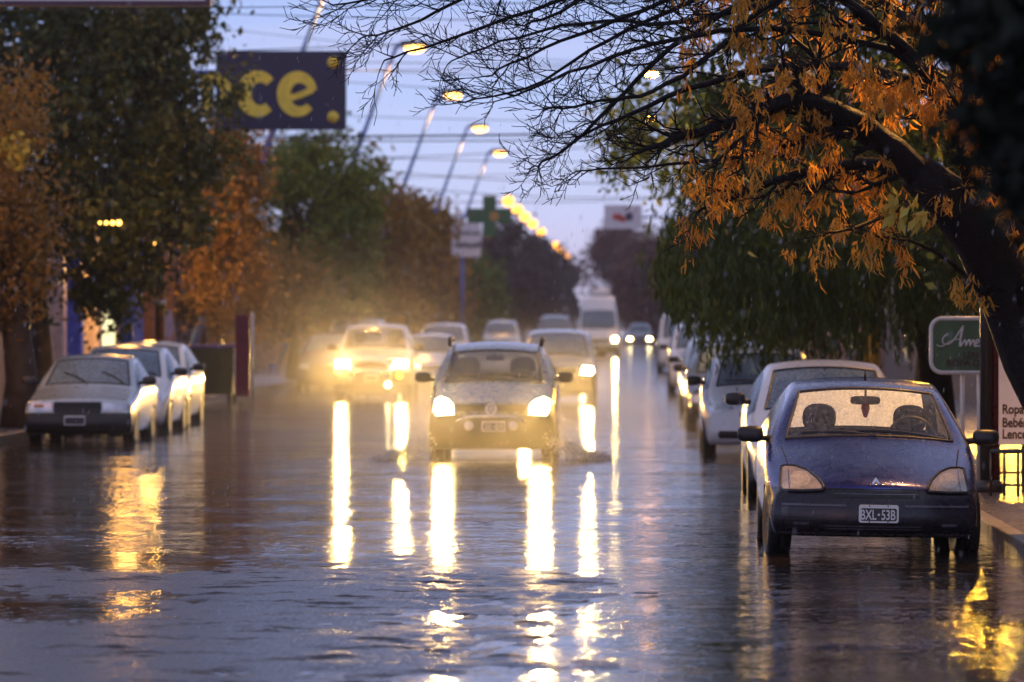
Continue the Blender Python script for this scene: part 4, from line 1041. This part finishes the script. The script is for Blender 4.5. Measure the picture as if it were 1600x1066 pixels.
root = thing('street_lamp', 'lit street lamp among the trees on the right, gilding the flooded gutter', 'street lamp', (6.5, 76, .13), group=GR1)
lamp_parts(root, (-.2, 0, 5.3), None, (-.2, 0, 0), 700, M['lamp_gold'], 1.5)
root = thing('street_lamp', 'street lamp beyond the right edge lighting the seed pods from above', 'street lamp', (5.6, 38.6, .13), group=GR1)
lamp_parts(root, (-1.5, 0, 5.9), None, (-.5, 0, 0), 1700)
root = thing('street_lamp', 'unseen lamp added in the dark canopy to warm the blue car from behind', 'street lamp', (5.6, 52, .13), group=GR1)
lamp_parts(root, (-1.2, 0, 5.7), None, (-.4, 0, 0), 520)  # lamp added out of sight to warm the blue car's fogged rear window

# ------------------------------------------------------------------ signs
M['navy'] = mat_basic('navy_sign', (.008,.010,.055), .4, var=.15, scale=3); M['sign_yellow'] = mat_basic('yellow_letters', (.78,.58,.06), .5, var=.15)
M['sign_white'] = mat_basic('white_sign_sheet', (.68,.64,.68), .45, var=.08); M['sign_frame'] = mat_basic('dark_sign_frame', (.07,.03,.05), .5)
root = thing('shop_sign', 'navy blue hanging sign with big yellow letters ending in ce', 'sign', (-10.6, 100, .13))
sx = lambda px: (px-VX)*100/F + 10.6
sz = lambda py: EYE-(py-VY)*100/F - .13
obj('board', MB().box(1.9, sx(541), -.09, .09, sz(203), sz(80)), M['navy'], root, bevel=.012)
def stroke_pts(cx, cz, rx, rz, a0, a1, n=28): return [(cx+rx*cos(R(a0+(a1-a0)*k/n)), cz+rz*sin(R(a0+(a1-a0)*k/n))) for k in range(n+1)]
lt = MB(); u = .0133                                                 # metres per photo pixel here
cx, cz = sx(405), sz(147); lt.ribbon(stroke_pts(cx, cz, .31, .36, 42, 312), [.20+.10*sin(pi*k/28) for k in range(29)], -.12, -.085)
cx, cz = sx(467), sz(148); lt.ribbon([(cx-.26, cz-.10), (cx+.02, cz-.02), (cx+.30, cz+.10)] , .13, -.121, -.086)
lt.ribbon(stroke_pts(cx, cz, .31, .36, 12, 318), [.16+.12*sin(pi*k/28) for k in range(29)], -.12, -.085)
cx = sx(338); lt.ribbon([(cx-.2, cz-.42), (cx-.2, cz+.42)], .24, -.12, -.085); lt.ribbon([(cx-.2, cz+.2), (cx, cz+.38), (cx+.2, cz+.2), (cx+.22, cz-.42)], .22, -.121, -.086)
obj('lettering', lt, M['sign_yellow'], root)
for py in (98, 183):
    d = MB().lathe([(.12,-.13),(.12,-.085)], 18, 'y', (sx(521), 0, sz(py))); d.lathe([(.06,-.15),(.07,-.12)], 14, 'y', (sx(521), 0, sz(py))); obj('sign_lamp', d, M['sign_yellow'], root, True)
pm = MB().tube([(0,.2,-.1),(0,.2,7.2)], .09, 10); pm.tube([(0,.16,6.8),(sx(541)-.2,.16,6.8)], .05, 8); pm.tube([(0,.16,5.9),(sx(541)-.2,.16,5.9)], .05, 8); obj('post', pm, M['pole_blue'], root, True)
root = thing('billboard', 'pale billboard with dark frame at the upper left, before the dark tree', 'billboard', (-9.6, 60, .13))
e = at(322, 10, 60)
obj('board', MB().box(-2.2, e[0]+9.6, -.1, .1, e[2]-.13+.06, 8.0), M['sign_white'], root)
fm = MB().box(-2.25, e[0]+9.66, -.12, .12, e[2]-.13, e[2]-.13+.06); fm.box(e[0]+9.602, e[0]+9.66, -.12, .12, e[2]-.13+.061, 8.05); fm.box(-2.25, e[0]+9.66, -.12, .12, 8.051, 8.11); obj('frame', fm, M['sign_frame'], root)
pm = MB().tube([(-.9,.2,-.1),(-.9,.2,8)], .09, 10); pm.tube([(-.9,.16,7.4),(3.6,.16,7.4)], .05, 8); obj('post', pm, M['pole_blue'], root, True)
# pharmacy cross
M['green'] = mat_basic('green_cross', (.016,.10,.035), .4); M['cross_amber'] = mat_basic('cross_centre', (.4,.2,.04), .4)
root = thing('pharmacy_cross', 'green pharmacy cross sign hanging beneath the wires', 'sign', (-9.6, 200, .13))
c = at(765, 338, 200); cx = c[0]+9.6; cz = c[2]-.13
mb = MB().box(cx-.28, cx+.28, -.12, .12, cz-.86, cz+.86); mb.box(cx-.93, cx-.281, -.12, .12, cz-.29, cz+.33); mb.box(cx+.281, cx+.93, -.12, .12, cz-.29, cz+.33); obj('cross', mb, M['green'], root, bevel=.02)
obj('cross_centre', MB().lathe([(.2,-.15),(.2,-.12)], 16, 'y', (cx+.2,0,cz)), M['cross_amber'], root)
pm = MB().tube([(0,.15,-.1),(0,.15,cz)], .08, 8); pm.tube([(0,.15,cz),(cx-.3,.15,cz)], .05, 8); obj('post', pm, M['pole_blue'], root, True)
root = thing('notice_board', 'white board with dark lettering lines on blue posts below the green cross', 'sign', (-7.0, 190, .13))
x0, _, z1 = at(706, 349, 190); x1, _, z0 = at(751, 402, 190)
obj('board', MB().box(x0+7, x1+7, -.06, .06, z0-.13, z1-.13), M['sign_white'], root, bevel=.02)
lt = MB(); zz = (z0+z1)/2-.13
for row, hh in ((.28,.16), (-.2,.24)):
    x = x0+7.1
    lt = MB()
    while x < x1+6.9:
        w_ = rnd(.05,.12); lt.box(x, x+w_, -.075, -.058, zz+row-hh*rnd(.3,.5), zz+row+hh*rnd(.3,.5)); x += w_+rnd(.03,.06)
    obj('lettering', lt, M['plate_black'], root)
pm = MB()
for px in (690, 722): pm.tube([(at(px,0,190)[0]+7, .1, -.1), (at(px,0,190)[0]+7, .1, z1-.3)], .07, 8)
pm.tube([(at(690,0,190)[0]+7,.1,z0+.1),(x1+6.9,.1,z0+.1)], .04, 6); obj('post', pm, M['pole_blue'], root, True)
root = thing('shop_sign', 'white sign with red and dark blue marks among the right trees', 'sign', (4.6, 215, .13))
x0, _, z1 = at(944, 320, 215); x1, _, z0 = at(1003, 358, 215)
obj('board', MB().box(x0-4.6, x1-4.6, -.06, .06, z0-.13, z1-.13), M['sign_white'], root, bevel=.02)
zz = (z0+z1)/2-.13; m_ = MB()
m_.lathe([(.2,-.08),(.2,-.06)], 14, 'y', (x0-4.6+.6,0,zz), 1.2, .8); m_.lathe([(.14,-.08),(.14,-.06)], 14, 'y', (x0-4.6+.85,0,zz-.12), 1.2, .8); obj('red_mark', m_, M['red_tag'], root)
obj('blue_mark', MB().lathe([(.18,-.08),(.18,-.06)], 14, 'y', (x0-4.6+1.12,0,zz+.02), 1, 1.1), M['navy'], root)
pm = MB().tube([(0,.15,-.1),(0,.15,z1)], .08, 8); pm.tube([(0,.15,zz),(x0-4.6,.15,zz)], .05, 8); obj('post', pm, M['pole_blue'], root, True)
# green lingerie-shop sign on two white legs
M['sign_green'] = mat_basic('green_sign_sheet', (.055,.11,.05), .35, var=.2, scale=4); M['white_tube'] = mat_basic('white_tube', (.70,.66,.60), .35)
M['letter_dark'] = mat_basic('dark_letters', (.05,.02,.02), .5); M['letter_pale'] = mat_basic('pale_letters', (.72,.66,.62), .5); M['maroon'] = mat_basic('maroon_post', (.05,.008,.010), .3, var=.3)
Yg = 49.0; g = at(1500, 700, Yg)
root = thing('shop_sign', 'green rounded shop sign with script lettering Amer on two white legs behind the blue car', 'sign', (g[0], Yg, .13))
U = Yg/F
fx = lambda px: (px-1500)*U
fz = lambda py: EYE-(py-VY)*U-.13
def rrect(x0, x1, z0, z1, r, n=6):
    o = []
    for cx, cz, a in ((x1-r, z0+r, -90), (x1-r, z1-r, 0), (x0+r, z1-r, 90), (x0+r, z0+r, 180)):
        for k in range(n+1): t = R(a+90*k/n); o.append((cx+r*cos(t), cz+r*sin(t)))
    return o
obj('board', MB().poly(rrect(fx(1456), fx(1580), fz(580), fz(500), .10), -.02, .02), M['sign_green'], root)
fr = rrect(fx(1455), fx(1581), fz(582), fz(498), .11); mb = MB().tube([(x, -.01, z) for x, z in fr+fr[:2]], .023, 8, False); obj('frame', mb, M['white_tube'], root, True)
mb = MB(); 
for px in (1504, 1530): mb.tube([(fx(px), .03, 0), (fx(px), .03, fz(582))], .022, 8)
obj('sign_leg', mb, M['white_tube'], root, True)
def sc(pts): return [(fx(1430+px*.3003), fz(480+py*.3003)) for px, py in pts]      # from enlarged-photo coordinates
def smooth(pts, it=2):
    for _ in range(it):
        q = [pts[0]]
        for (a, b), (c, d) in zip(pts, pts[1:]): q += [(a*.75+c*.25, b*.75+d*.25), (a*.25+c*.75, b*.25+d*.75)]
        pts = q + [pts[-1]]
    return pts
lt = MB()
for st, w_ in [([(170,140),(150,150),(138,175),(150,195),(185,190),(215,150),(248,96)], .011), ([(248,96),(236,150),(232,205)], .020), ([(112,195),(125,206),(150,200),(190,170),(240,165)], .009),
               ([(236,205),(250,180),(262,165),(262,205)], .012), ([(262,205),(275,172),(284,168),(284,205)], .012), ([(284,205),(297,172),(307,170),(305,203),(316,205)], .012),
               ([(312,190),(332,182),(330,168),(318,170),(312,190),(320,206),(340,198)], .012), ([(340,198),(352,172),(360,172),(356,200),(368,206),(378,196)], .012), ([(392,172),(386,200),(400,205)], .012)]:
    lt.ribbon(sc(smooth(st)), w_, -.032, -.019)
obj('script_lettering', lt, M['letter_pale'], root)
o = text_mesh('lettering', 'LENCERIA', .10, M['letter_dark'], root, (fx(1505), -.024, fz(560)), .003, 0, 'LEFT', .85, .002)
o = text_mesh('lettering', 'ROPA DE', .10, M['letter_dark'], root, (fx(1478), -.024, fz(572.5)), .003, 0, 'LEFT', .95, .002)
# maroon post and the white board hung from it
root = thing('sign_post', 'thick dark maroon post in front of the green sign', 'post', (at(1546,0,46)[0], 46, .13))
obj('post', MB().tube([(-.03,0,-.1),(-.03,0,4.2)], .062, 12), M['black'], root, True); obj('sleeve', MB().tube([(.06,.02,-.1),(.06,.02,4.0)], .045, 12), M['maroon'], root, True)
obj('base_collar', MB().lathe([(.13,0),(.13,.08),(.09,.12)], 12), M['black'], root, True)
bx0 = at(1560,0,46)[0]
root = thing('shop_sign', 'white board with dark words Ropa Bebés Lence beside the maroon post', 'sign', (bx0, 46, .13))
U2 = 46/F; hz = lambda py: EYE-(py-VY)*U2-.13
obj('board', MB().box(0, 1.5, -.025, .025, hz(695), hz(470)), M['sign_white'], root, bevel=.006)
lg = MB()
for x in (.25, 1.3): lg.tube([(x,.04,-.05),(x,.04,hz(600))], .025, 8)
obj('sign_leg', lg, M['black'], root, True)
for body, py in (('Ropa Para', 646), ('Bebés', 667), ('Lenceria', 685)):
    text_mesh('lettering', body, .125, M['letter_dark'], root, (.032, -.029, hz(py)), .003, 0, 'LEFT', .80, .003)
# low iron railings
def railing(label, x0, x1, Y, h, n, mt, cat='railing'):
    root = thing('railing', label, cat, (x0, Y, .13)); w_ = x1-x0
    for z, nm in ((h, 'top_rail'),): obj(nm, MB().tube([(0,0,z),(w_,0,z)], .022, 8), mt, root, True)
    obj('lower_rail', MB().tube([(0,0,h*.25),(w_,0,h*.25)], .012, 6), M['black'], root, True)
    mb = MB()
    for k in range(n): mb.tube([(w_*k/(n-1),0,-.02),(w_*k/(n-1),0,h)], .014, 6)
    obj('balusters', mb, M['black'], root, True)
railing('low black iron railing with thin uprights at the right pavement', at(1548,0,45)[0], 5.4, 45, .42, 17, M['black'])
railing('taller railing with a dark red top bar under the white board', at(1560,0,47)[0], 5.6, 47, .62, 9, M['maroon'])

# ------------------------------------------------------------------ left street furniture
M['bin_green'] = mat_basic('dark_green_bin', (.03,.045,.02), .45, var=.25); M['bin_lid'] = mat_basic('purple_lid', (.08,.05,.22), .35)
b = at(297, 632, 100)
root = thing('waste_container', 'dark green waste container with purple lid behind the white wagon', 'container', (b[0], 100, 0))
mb = MB(); w_ = .93
mb.add([(.05,0,.2),(w_-.05,0,.2),(w_-.05,1.6,.2),(.05,1.6,.2),(0,-.05,1.17),(w_,-.05,1.17),(w_,1.65,1.17),(0,1.65,1.17)], [(0,3,2,1),(4,5,6,7),(0,1,5,4),(1,2,6,5),(2,3,7,6),(3,0,4,7)])
obj('bin_body', mb, M['bin_green'], root, bevel=.03)
mb = MB().box(-.03, w_+.03, -.08, 1.68, 1.175, 1.24); obj('lid', mb, M['bin_lid'], root, bevel=.025)
for x in (.12, w_-.12):
    for yy in (.15, 1.45): obj('wheel', MB().lathe([(.03,-.04),(.1,-.045),(.1,.045),(.03,.04)], 14, 'x', (x,yy,.1)), M['rubber'], root, True)
mb = MB().box(w_-.02, w_+.10, -.03, .09, .25, 1.12); obj('reflective_strip', mb, mat_basic('pale_reflector', (.75,.72,.55), .25, metal=.3), root, bevel=.01)
b = at(360, 630, 97)
root = thing('shop_sign', 'maroon board on a thin pale pole right of the waste container', 'sign', (b[0], 97, .13))
u = 97/F; obj('board', MB().box(.1, 30*u, -.03, .03, EYE-(620-VY)*u-.13, EYE-(492-VY)*u-.13), mat_basic('maroon_board', (.17,.025,.05), .45), root, bevel=.01)
obj('pole', MB().tube([(32*u+.03,0,-.1),(32*u+.03,0,EYE-(488-VY)*u-.13)], .025, 8), M['white_tube'], root, True)
for (px, Y, h, mt, nm, lb, cat) in [(250, 90, 5.2, 'wood', 'wooden_pole', 'brown wooden utility pole behind the white hatchback at the left shops', 'pole'), (204, 92, 4.8, 'pole_blue', 'signal_pole', 'thin blue pole right of the lit shop window', 'pole'), (245, 96, 3.2, 'white_tube', 'sign_pole', 'thin pale pole with a hanging pink paper on it', 'pole')]:
    if mt == 'wood': M['wood'] = mat_basic('brown_pole_wood', (.12,.05,.025), .6, var=.4)
    X = at(px, 0, Y)[0]; root = thing(nm, lb, cat, (X, Y, .13)); rr = .09 if mt == 'wood' else .045
    obj('shaft', MB().tube([(0,0,-.1),(0,0,h*.5),(.01,0,h)], [rr*1.1, rr, rr*.85], 10), M[mt], root, True)
    obj('pole_band', MB().lathe([(rr*1.25,1.9),(rr*1.25,2.0)], 12), M['wet_steel'], root, True)
    if nm == 'sign_pole': obj('paper_sheet', MB().poly([(.06,1.45),(.26,1.2),(.36,1.45),(.28,1.85),(.14,1.75)], -.03, -.02), mat_basic('pink_paper', (.6,.42,.52), .6), root)
M['globe'] = mat_emit('warm_globe', (1.0, .50, .08), 7)
for (x, Y, z, lb) in [(-8.9, 83.2, 3.45, 'string of small warm bulbs hanging in the big dark tree'), (-10.4, 103, 3.4, 'warm lamp behind the big dark tree lighting the rust brown tree'), (-10.3, 68, 3.3, 'string of warm bulbs in the rust tree at the left edge')]:
    root = thing('lantern', lb, 'street lamp', (x-.6, Y, .13))
    if Y < 90:
        for k in range(4): obj('cord', MB().tube([(.25+k*.11,0,z-.1),(.25+k*.11,.3,z+.9)], .004, 4), M['black'], root)
    else:
        obj('pole', MB().tube([(0,0,-.1),(0,0,z-.2),(.1,0,z)], [.04,.03,.02], 8), M['black'], root, True)
        obj('arm', MB().tube([(.08,0,z),(1.1,0,z+.02)], .014, 6), M['black'], root, True)
    for k in range(4): obj('lamp_globe', MB().blob((.25+k*(.11 if Y < 90 else .25),0,z-.13), (.024+.007*k,)*3), M['globe'], root, True)
    ld = bpy.data.lights.new('lantern_light', 'POINT'); ld.energy = 520 if Y > 90 else (60 if Y > 80 else 220); ld.color = SOD; ld.shadow_soft_size = .2
    lo = link(bpy.data.objects.new('lantern_light', ld), root); lo.location = (.7, 0, z-.35)

# ------------------------------------------------------------------ buildings
M['pane_dark'] = mat_basic('dark_shop_pane', (.02,.02,.028), .12, spec=.8); M['frame_dark'] = mat_basic('dark_frame', (.04,.035,.035), .4)
M['lit_window'] = mat_emit('lit_shop_window', (1.0, .88, .45), 1.3)
def building(label, side, xf, y0, y1, h, col, opens, name='shop_building', pill=(), lit=()):
    """facade plane x = xf facing the street; openings are (y0, y1, z0, z1, kind)"""
    s = -1 if side == 'L' else 1
    root = thing(name, label, 'building', (xf, y0, .13)); L = y1-y0; wm = mat_basic('plaster', col, .7, var=.2, scale=1.2, bump=.2)
    D = 8
    def bx(x0, x1, a, b, c, d): xx = sorted((s*x0, s*x1)); return (xx[0], xx[1], a, b, c, d)
    obj('wall', MB().box(*bx(0, D, 0.03, L-.03, -.1, h)), wm, root)
    obj('roof', MB().box(*bx(-.25, D+.1, -.05+.06, L-.01, h+.003, h+.22)), mat_basic('roof_edge', (.10,.07,.06), .6), root)
    for k, (a, b, c, d, kind) in enumerate(opens):
        f = MB(); t = .08
        for q in ((a, a+t, c, d), (b-t, b, c, d), (a+t, b-t, d-t, d), (a+t, b-t, c, c+t)): f.box(*bx(-.06, .02, *q))
        fo = obj('door' if kind == 'door' else 'window', f, M['frame_dark'], root)
        pane = MB().box(*bx(-.03, .01, a+t, b-t, c+t, d-t))
        obj('pane', pane, M['lit_window'] if k in lit else M['pane_dark'], fo)
        if kind == 'door': obj('handle', MB().box(*bx(-.09, -.06, a+t+.05, a+t+.09, 1.0, 1.15)), M['wet_steel'], fo)
        if kind == 'shop':
            aw = MB(); xs_ = [0, -.9]
            aw.add([(s*0, a-.1, d+.45), (s*0, b+.1, d+.45), (s*-.95, b+.1, d+.05), (s*-.95, a-.1, d+.05), (s*0, a-.1, d+.40), (s*0, b+.1, d+.40), (s*-.95, b+.1, d), (s*-.95, a-.1, d)], [(0,1,2,3),(7,6,5,4),(0,3,7,4),(1,5,6,2),(3,2,6,7),(0,4,5,1)])
            obj('awning', aw, mat_basic('awning_cloth', random.choice([(.10,.03,.03),(.03,.05,.12),(.12,.10,.08)]), .7), root)
    for (y, w_, pcol, d) in pill: obj('pilaster', MB().box(*bx(-d, .02, y, y+w_, 0, h-.3)), mat_basic('pilaster_paint', pcol, .5, var=.25), root, bevel=.02)
    return root
building('dark corner shop behind the silver boxy sedan at the far left', 'L', -12.4, 62, 96, 4.6, (.16,.10,.09), [(2,5,.5,2.6,'shop'),(8,9.2,.05,2.3,'door'),(12,17,.5,2.6,'shop'),(22,26,.5,2.6,'shop'),(29,30.2,.05,2.3,'door')], pill=[(6.5,.5,(.3,.2,.17),.3),(19,.5,(.12,.08,.08),.35),(27,.5,(.28,.2,.18),.3)])
building('shop with blue pillar and lit pale window at the left', 'L', -12.5, 96.5, 120, 4.3, (.30,.21,.19), [(1,3,.05,2.5,'door'),(5.2,9.5,.05,2.5,'window'),(14.2,19,.05,2.6,'window')], pill=[(1.2,.5,(.62,.42,.40),.9),(4.3,.5,(.05,.10,.55),.9),(7.6,.5,(.62,.50,.40),.85),(10.5,.5,(.5,.4,.42),.6),(20.5,.5,(.06,.10,.5),.5)], lit=(2,))
building('brown brick shop between the blue pole and the maroon board', 'L', -12.5, 120.5, 150, 5.2, (.20,.07,.035), [(2,5,.5,2.5,'shop'),(8,9.3,.05,2.3,'door'),(13,17,.5,2.5,'shop'),(22,26,.5,2.5,'shop')], pill=[(.4,.6,(.28,.10,.04),.9),(11,.6,(.2,.14,.2),.4),(19.5,.5,(.3,.2,.15),.3)])
building('row of low brownish houses in the haze on the left', 'L', -12.6, 150.5, 210, 4.4, (.22,.15,.12), [(4+k*9, 7+k*9, .5, 2.4, 'window') for k in range(6)], name='row_house')
building('farther row of houses vanishing in the haze on the left', 'L', -12.6, 210.5, 420, 4.8, (.2,.15,.14), [(6+k*14, 10+k*14, .5, 2.4, 'window') for k in range(14)], name='row_house')
building('ochre shop front behind the green sign on the right', 'R', 6.6, 58, 76, 4.2, (.42,.24,.05), [(1.5,4.5,.5,2.5,'window'),(6,7.2,.05,2.3,'door'),(10,15,.5,2.5,'shop')], pill=[(.2,.5,(.4,.22,.15),.6)])
building('dark shop front on the right beside the white board', 'R', 6.6, 30, 57.5, 4.4, (.10,.075,.07), [(2,5,.5,2.4,'window'),(12,16,.5,2.5,'shop'),(20,21.2,.05,2.3,'door'),(23,26,.5,2.4,'window')])
building('plain house behind the drooping tree on the right', 'R', 6.8, 76.5, 130, 4.6, (.2,.15,.13), [(5+k*9, 8+k*9, .5, 2.4, 'window') for k in range(5)], name='row_house')
building('reddish house far down the right side in the haze', 'R', 6.8, 130.5, 260, 4.6, (.22,.09,.07), [(5+k*12, 9+k*12, .5, 2.4, 'window') for k in range(10)], name='row_house')

# ------------------------------------------------------------------ overhead wires
M['wire'] = mat_basic('black_cable', (.015,.015,.02), .5)
def pole_pair(Y): return -12.2, 6.4
for i, (yl, yr_, Y, sag, r) in enumerate([(10,2,70,.05,.006),(24,34,86,.10,.007),(76,50,92,.12,.008),(96,100,110,.10,.008),(106,120,111,.22,.008),(112,104,112,.06,.008),(124,150,125,.2,.008),(60,96,120,.3,.006),
        (180,190,130,.1,.008),(215,207,120,.12,.022),(221,217,124,.14,.014),(246,252,150,.2,.010),(258,226,160,.30,.012),(266,284,170,.45,.013),(292,262,200,.3,.012),(296,306,210,.55,.016),(324,312,240,.3,.018)]):
    x0, x1 = -12.3, 6.6
    # the two heights are read at photo columns 450 and 950
    a = at(450, yl, Y); b = at(950, yr_, Y); sl = (b[2]-a[2])/(b[0]-a[0])
    pts = []
    for k in range(25):
        x = x0+(x1-x0)*k/24; t = k/24; pts.append((x, Y, a[2]+sl*(x-a[0]) - sag*4*t*(1-t) + sag*.8))
    o = obj('power_line', MB().tube(pts, r*1.25, 5), M['wire'])
    tag(o, 'thin dark cable strung across the street against the evening sky' if r < .02 else 'thickest dark cable crossing the street just below the blue sign', 'cable', 'overhead cables crossing the street')

# ------------------------------------------------------------------ small things in the water
lm_ = mat_basic('brown_dead_leaf', (.07,.04,.02), .5)
for i, (px, py) in enumerate([(725,963),(500,941),(680,1020),(58,836),(345,896),(560,900),(760,818),(1430,905),(1010,930)]):
    Y = EYE*F/(py-VY); X = (px-VX)*Y/F
    mb = MB(); n = 8; v = [(0,0,.012)]
    for k in range(n): a = 2*pi*k/n; q = (.055 if k % 4 == 0 else .035)*rnd(.8,1.2); v.append((q*1.3*cos(a), q*.8*sin(a), .006+.012*rnd(0,1)))
    v += [(x, y_, z-.006) for x, y_, z in v]
    f = [(0,1+k,1+(k+1)%n) for k in range(n)] + [(n+1, n+2+(k+1)%n, n+2+k) for k in range(n)] + [(1+k, n+2+k, n+2+(k+1)%n, 1+(k+1)%n) for k in range(n)]
    o = obj('fallen_leaf', mb.add(v, f), lm_, label=None); o.location = (X, Y, .004)
    tag(o, 'small brown dead leaf lying in the shallow flood water', 'leaf', 'dead leaves in the water')
# splash thrown up by the front wheels of the silver hatchback
v = []
RS = np.random.default_rng(5)
mb = MB()
for s in (-1, 1):
    for k in range(1100):
        t = RS.random()**.7; a = RS.uniform(-.5,.5)
        x = -1.81 + s*(.72 + .75*t + RS.normal()*.05); y = 61.2 + RS.uniform(-.9,.9); z = max(.01, (.34*(1-abs(RS.normal()*.45)))*(1-t)**1.2 + RS.normal()*.03)
        r = RS.uniform(.004,.016)
        mb.blob((x,y,z), (r,r,r*1.2), 4, 3)
tw_ = NT('splash_water'); b = tw_.n('BsdfPrincipled'); b.inputs['Base Color'].default_value = (.6,.6,.64,1); b.inputs['Roughness'].default_value = .1; b.inputs['Alpha'].default_value = .7
tag(obj('splash', mb, tw_.out(b), None, True), 'water thrown up at the wheels of the silver hatchback', 'splash', None, 'stuff')
# falling rain drops
mb = MB()
for k in range(1500):
    y = 18 + 60*RS.random()**1.3; x = RS.uniform(-.135,.085)*y; z = RS.uniform(.1, 1.8+.066*y); r = RS.uniform(.0012,.0022)
    mb.tube([(x,y,z),(x+.002,y,z+.012),(x+.004,y,z+.03)], [r*.5, r, r*.2], 4)
tag(obj('rain', mb, tw_.m, None, False), 'fine rain drops falling through the air', 'rain', None, 'stuff')

# ------------------------------------------------------------------ air, sky, light, camera
hz = NT('wet_air'); pv = hz.n('VolumePrincipled'); pv.inputs['Color'].default_value = (.93,.90,.93,1); pv.inputs['Density'].default_value = .00028; pv.inputs['Anisotropy'].default_value = .55
hm = hz.out(None, pv)
tag(obj('haze', MB().box(-60, 60, -30, 1300, -1.5, 14), hm), 'rain-wet evening air', 'haze', None, 'stuff')
def spray(cx, cy, rx, ry, rz, dens):
    t = NT('water_spray'); co = t.n('TexCoord').outputs['Object']
    ln = t.n('VectorMath', operation='LENGTH')
    dv = t.n('VectorMath', operation='DIVIDE'); t.set(dv, 0, co); dv.inputs[1].default_value = (rx, ry, rz); t.set(ln, 0, dv)
    fall = t.math('POWER', t.math('SUBTRACT', 1.0, ln.outputs['Value'], True), 1.6)
    d = t.math('MULTIPLY', fall, t.rng(t.noise(co, 1.7, 3), .35, .65, .3, 1.5))
    p = t.n('VolumePrincipled'); p.inputs['Color'].default_value = (.95,.94,.93,1); p.inputs['Anisotropy'].default_value = .45; t.set(p, 'Density', t.math('MULTIPLY', d, dens))
    m = t.out(None, p)
    o = obj('spray', MB().blob((0,0,0), (rx, ry, rz), 24, 12), m); o.location = (cx, cy, 0)
    return tag(o, 'pale mist of spray', 'spray', None, 'stuff')
tag(spray(-1.81, 60.2, 3.3, 5, 2.0, .042), 'pale mist of spray around the silver hatchback in the middle of the street')
tag(spray(-5.9, 102.5, 5.0, 9, 4.3, .046), 'pale mist of spray around the white pickup on the left')
tag(spray(-1.6, 100.0, 3.2, 7, 2.4, .045), 'pale mist of spray around the grey car behind the silver hatchback')
tag(spray(-1.6, 222, 3.0, 8, 2.2, .08), 'pale mist of spray around the tall white van far down the street')

tag(spray(-2.6, 78, 7.0, 30, .9, .045), 'low mist lying over the flooded street around the traffic')

wd = bpy.data.worlds.new('World'); S.world = wd; wd.use_nodes = True; nt = wd.node_tree; nt.nodes.clear()
w = NT.__new__(NT); w.m = wd; w.t = nt
sky = w.n('TexSky'); sky.sky_type = 'NISHITA'; sky.sun_disc = False; sky.sun_elevation = R(1.5); sky.sun_rotation = R(200); sky.air_density = 1.4; sky.dust_density = 1.5; sky.ozone_density = 3
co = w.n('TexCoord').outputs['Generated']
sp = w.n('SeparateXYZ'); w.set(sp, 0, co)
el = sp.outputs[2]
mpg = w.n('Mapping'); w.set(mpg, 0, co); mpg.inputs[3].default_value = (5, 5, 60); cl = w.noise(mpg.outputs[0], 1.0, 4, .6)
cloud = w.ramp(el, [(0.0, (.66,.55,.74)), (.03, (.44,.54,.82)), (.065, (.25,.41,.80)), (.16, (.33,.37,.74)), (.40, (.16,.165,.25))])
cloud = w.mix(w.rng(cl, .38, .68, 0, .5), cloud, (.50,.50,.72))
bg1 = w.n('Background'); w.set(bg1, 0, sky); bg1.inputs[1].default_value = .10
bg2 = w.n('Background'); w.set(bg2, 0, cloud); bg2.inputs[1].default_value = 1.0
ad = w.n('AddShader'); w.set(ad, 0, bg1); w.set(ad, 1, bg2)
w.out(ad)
sl = bpy.data.lights.new('sun', 'SUN'); sl.energy = .12; sl.angle = R(25); sl.color = (.9,.92,1.0)
so = link(bpy.data.objects.new('sun', sl)); so.rotation_euler = (R(42), 0, R(20))

cam = bpy.data.cameras.new('camera'); cam.sensor_width = 36; cam.lens = 36*F/1600; cam.clip_end = 5000; cam.clip_start = .1
cam.shift_x = -(VX-800)/1600; cam.shift_y = (VY-533)/1600
cam.dof.use_dof = True; cam.dof.focus_distance = 36.5; cam.dof.aperture_fstop = 3.1; cam.dof.aperture_blades = 0
co_ = link(bpy.data.objects.new('camera', cam)); co_.location = (0,0,EYE); co_.rotation_euler = (R(90),0,0); S.camera = co_
S.view_settings.view_transform = 'Standard'; S.view_settings.look = 'None'; S.view_settings.exposure = .36; S.view_settings.gamma = 1
S.cycles.use_denoising = True; S.cycles.max_bounces = 8; S.cycles.transparent_max_bounces = 16; S.cycles.volume_bounces = 0; S.cycles.sample_clamp_indirect = 6
S.cycles.caustics_reflective = True; S.cycles.caustics_refractive = False
